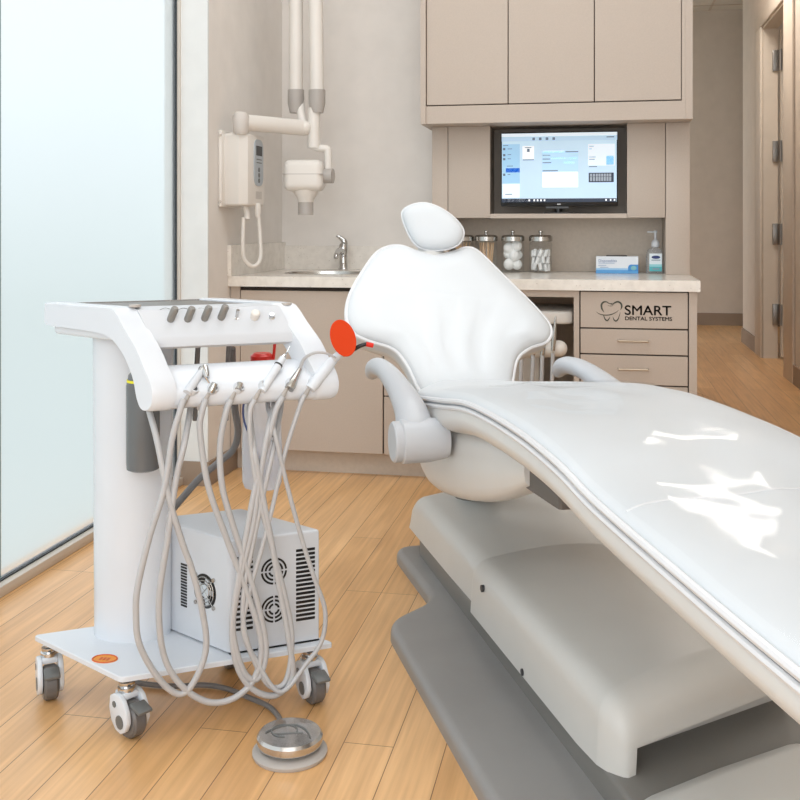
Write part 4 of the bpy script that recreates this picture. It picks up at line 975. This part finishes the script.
# 1 handpiece
t = thing('handpiece', cart_at(188, 392, -.02), 'silver angled dental handpiece in the first holder from the left', 'dental instrument')
p0, p1 = cart_at(187, 393, -.042), cart_at(201, 372, .0); 
MB().rod(p0, p1, [(.0095, 0), (.0105, .2), (.0095, .7), (.008, 1)], 18).build('grip', M_WHITE2, t)
m = MB(); m.rod(p1, p1 + (p1 - p0) * .22, [(.008, 0), (.0095, .3), (.0095, .8), (.006, 1)], 18); hd = p1 + (p1 - p0) * .2; m.rod(hd, cart_at(207, 378, -.02), [(.0105, 0), (.0095, .5), (.006, 1)], 16); m.tube([cart_at(205, 376, -.02), cart_at(211, 386, -.022)], .0022, 8, smooth=False); m.build('head', M_CHROME, t)
hose([(184, 399, -.044), (180, 411, -.047), (172, 440), (164, 490), (150, 535), (138, 585), (136, 615), (140, 646), (160, 680), (180, 694), (195, 680), (206, 648), (202, 610), (192, 570), (182, 542), (169, 498), (157, 440, -.02), (148, 405, .06), (146, 380, .10)], t)
# 2 empty coupling
t = thing('hose_coupling', cart_at(213, 388, -.02), 'bare chrome hose coupling in the second holder from the left', 'dental instrument')
m = MB(); m.rod(cart_at(211, 392, -.044), cart_at(215, 383, -.047), [(.008, 0), (.0088, .4), (.007, .6), (.007, 1)], 16); m.build('coupling', M_STEEL, t)
hose([(206, 399, -.044), (202, 412, -.047), (200, 432), (208, 485), (226, 537), (246, 590), (261, 640), (256, 675), (236, 697), (208, 702), (180, 684), (163, 652), (159, 600), (167, 542), (176, 480), (184, 445), (190, 411, .02), (191, 395, .09)], t)
# 3 empty
t = thing('hose_end', cart_at(239, 387, -.02), 'dark open hose end in the third holder, beside the coupling', 'dental instrument')
m = MB(); m.rod(cart_at(238, 390, -.044), cart_at(240, 384, -.032), [(.0075, 0), (.0082, .4), (.0082, 1)], 16); m.build('socket', M_STEEL, t)
hose([(231, 400, -.044), (226, 412, -.047), (220, 446), (222, 485), (231, 519), (243, 556), (258, 605), (266, 650), (258, 678), (244, 672), (233, 632), (238, 588), (252, 530), (258, 490), (268, 430), (274, 405, .02), (275, 390, .09)], t)
# 4 scaler
t = thing('ultrasonic_scaler', cart_at(263, 390, -.02), 'white pen shaped scaler standing in the fourth holder', 'dental instrument')
p0, p1 = cart_at(262, 391, -.042), cart_at(283, 358, .0)
MB().rod(p0, p1, [(.009, 0), (.010, .15), (.0098, .7), (.0085, .82), (.008, 1)], 18).build('grip', M_WHITE, t)
m = MB(); m.rod(p0 + (p1 - p0) * .76, p0 + (p1 - p0) * .80, [(.0102, 0), (.0102, 1)], 18); m.build('grip_ring', M_DARK, t)
m = MB(); m.rod(p1, p1 + (p1 - p0) * .10, [(.0075, 0), (.004, 1)], 14); m.tube([p1 + (p1 - p0) * .1, cart_at(287, 352, -.002), cart_at(290, 346, -.004)], [.0028, .0018, .0010], 8); m.build('tip', M_CHROME, t)
hose([(255, 400, -.044), (250, 412, -.047), (251, 446), (259, 498), (270, 540), (284, 592), (292, 638), (286, 680), (270, 686), (254, 660), (244, 628), (244, 590), (252, 548), (262, 500), (272, 455), (280, 415, .02), (282, 395, .09)], t, r=.0062)
# 5 syringe
t = thing('air_water_syringe', cart_at(292, 386, -.02), 'silver air water syringe with curved nozzle in the fifth holder', 'dental instrument')
p0, p1 = cart_at(289, 389, -.044), cart_at(300, 369, -.01)
MB().rod(p0, p1, [(.011, 0), (.0125, .2), (.009, .5), (.0065, .8), (.0055, 1)], 18).build('body', M_STEEL, t)
MB().tube([p1, cart_at(304, 359, -.02), cart_at(314, 353, -.047), cart_at(325, 353, -.047), cart_at(336, 358, -.047)], [.0048, .004, .0035, .003, .0022], 10).build('nozzle', M_HOSE, t)
hose([(283, 397, -.044), (276, 410, -.047), (268, 440), (257, 480), (247, 530), (238, 580), (232, 630), (238, 668), (254, 690), (276, 695), (292, 676), (289, 640), (280, 590), (272, 545), (262, 492), (254, 450), (250, 415, .02), (250, 395, .09)], t)
# 6 curing light
t = thing('curing_light', cart_at(318, 382, -.02), 'white curing light with orange shield in the last holder on the right', 'dental instrument')
p0, p1 = cart_at(310, 389, -.042), cart_at(333, 360, -.02)
MB().rod(p0, p1, [(.0120, 0), (.014, .12), (.0135, .7), (.0115, 1)], 20).build('body', M_WHITE, t)
m = MB(); g0, g1 = cart_at(344, 352, -.05), cart_at(362, 345, -.09); m.tube([p1, cart_at(340, 354, -.04), g0], [.0105, .010, .009], 12); m.build('neck', M_WHITE2, t)
m = MB(); m.tube([g0, cart_at(352, 350, -.07), cart_at(360, 346, -.085), cart_at(367, 344, -.09), cart_at(371, 345, -.092)], [.0058, .0055, .005, .0045, .004], 12); m.build('light_guide', M_BLACK, t)
MB().tube([cart_at(366, 344, -.09), cart_at(373, 345.5, -.093)], .0058, 12, smooth=False).build('guide_tip', M_RED, t)
sc_ = cart_at(343, 338, -.058); sm = frame(sc_, (Vector((0, 0, 1.2)) - sc_).normalized() + Vector((-.45, 0, .1)), Vector((1, 0, 0)))
sm = sm @ Matrix.Rotation(math.radians(-62), 4, 'Z') if sm.col[1].z > 0 else sm @ Matrix.Rotation(math.radians(62), 4, 'Z')
MB().lathe([(.001, -.0012), (1, -.0012), (1.02, 0), (1, .0012), (.001, .0012)], sm @ Matrix.Diagonal((  .046, .031, 1, 1)), 36).build('orange_shield', M_ORANGES, t)
m = MB(); m.lathe([(.006, -.004), (.011, -.004), (.012, 0), (.011, .005), (.006, .005)], frame(g0, g1 - g0), 18); m.build('guide_collar', M_STEEL, t)
hose([(305, 395, -.044), (300, 406, -.047), (285, 453), (273, 505), (262, 548), (250, 590), (243, 630), (256, 660), (280, 692, -.06), (306, 664), (322, 640), (325, 610), (315, 580), (303, 543), (287, 485), (274, 430), (268, 408, .02), (268, 392, .09)], t, r=.0055)

# supply line and foot control
t = thing('supply_cable', cart_at(190, 500, .40), 'dark grey supply cable curving from cart column to the cabinet wall', 'cable')
MB().tube([at(172, 510, 2.62), at(184, 496, 2.66), at(200, 478, 2.7), at(218, 463, 2.74), at(233, 450, 2.76), at(238, 432, 2.74), at(235, 410, 2.70), at(233, 385, 2.66), at(232, 348, 2.62)], .0095, 10).build('cable', M_HOSED, t)
for i, u in enumerate((168, 195, 226)):
    MB().tube([at(u, 420, 2.62), at(u + 1, 385, 2.6), at(u + 3, 345, 2.58)], .007, 8).build('cable', M_HOSED, t)
fp0 = world(-.238, 2.205, 0)
fp = thing('foot_pedal', fp0, 'round chrome foot pedal on the floor in front of the cart', 'foot control')
Mf = Matrix.Translation(fp0)
MB().lathe([(.079, 0), (.081, .004), (.081, .008), (.074, .013), (.060, .015), (.001, .015)], Mf, 48).build('base_ring', M_GREYP, fp)
MB().lathe([(.055, .014), (.055, .024)], Mf, 40).build('pedal_neck', M_MIDGREY, fp)
pt_ = MB().lathe([(.060, .022), (.069, .024), (.071, .030), (.071, .040), (.066, .046), (.03, .0475), (.001, .048)], Mf, 48).build('pedal_top', mat('pedal_chrome', (200, 198, 196), .18, .9, var=.12, scale=14, bump=.3, bscale=14), fp)
m = MB(); m.tube([Mf @ Vector((.028 * math.cos(a) - .012, .026 * math.sin(a), .0486)) for a in [k * .5 for k in range(11)]], .0014, 6, 4); m.tube([Mf @ Vector((x, .03 - 18 * x * x, .0482)) for x in (-.05, -.03, 0, .03, .05)], .0016, 6, 4); m.tube([Mf @ Vector((x, -.01 + .3 * x, .0484)) for x in (-.03, 0, .03)], .0013, 6, 4); m.build('relief', M_MIDGREY, pt_)
def fl(u, v, z=.008):
    d = F_PX * (CAM_H - z) / (v - HORIZON); return world((u - 400) / F_PX * d, d, z)
MB().tube([fl(284, 728, .02), fl(278, 716), fl(268, 706), fl(250, 698), fl(228, 689), fl(205, 685), fl(180, 686), fl(155, 685), fl(135, 680), fl(150, 662)], .0062, 10).build('cable', M_HOSED, fp)
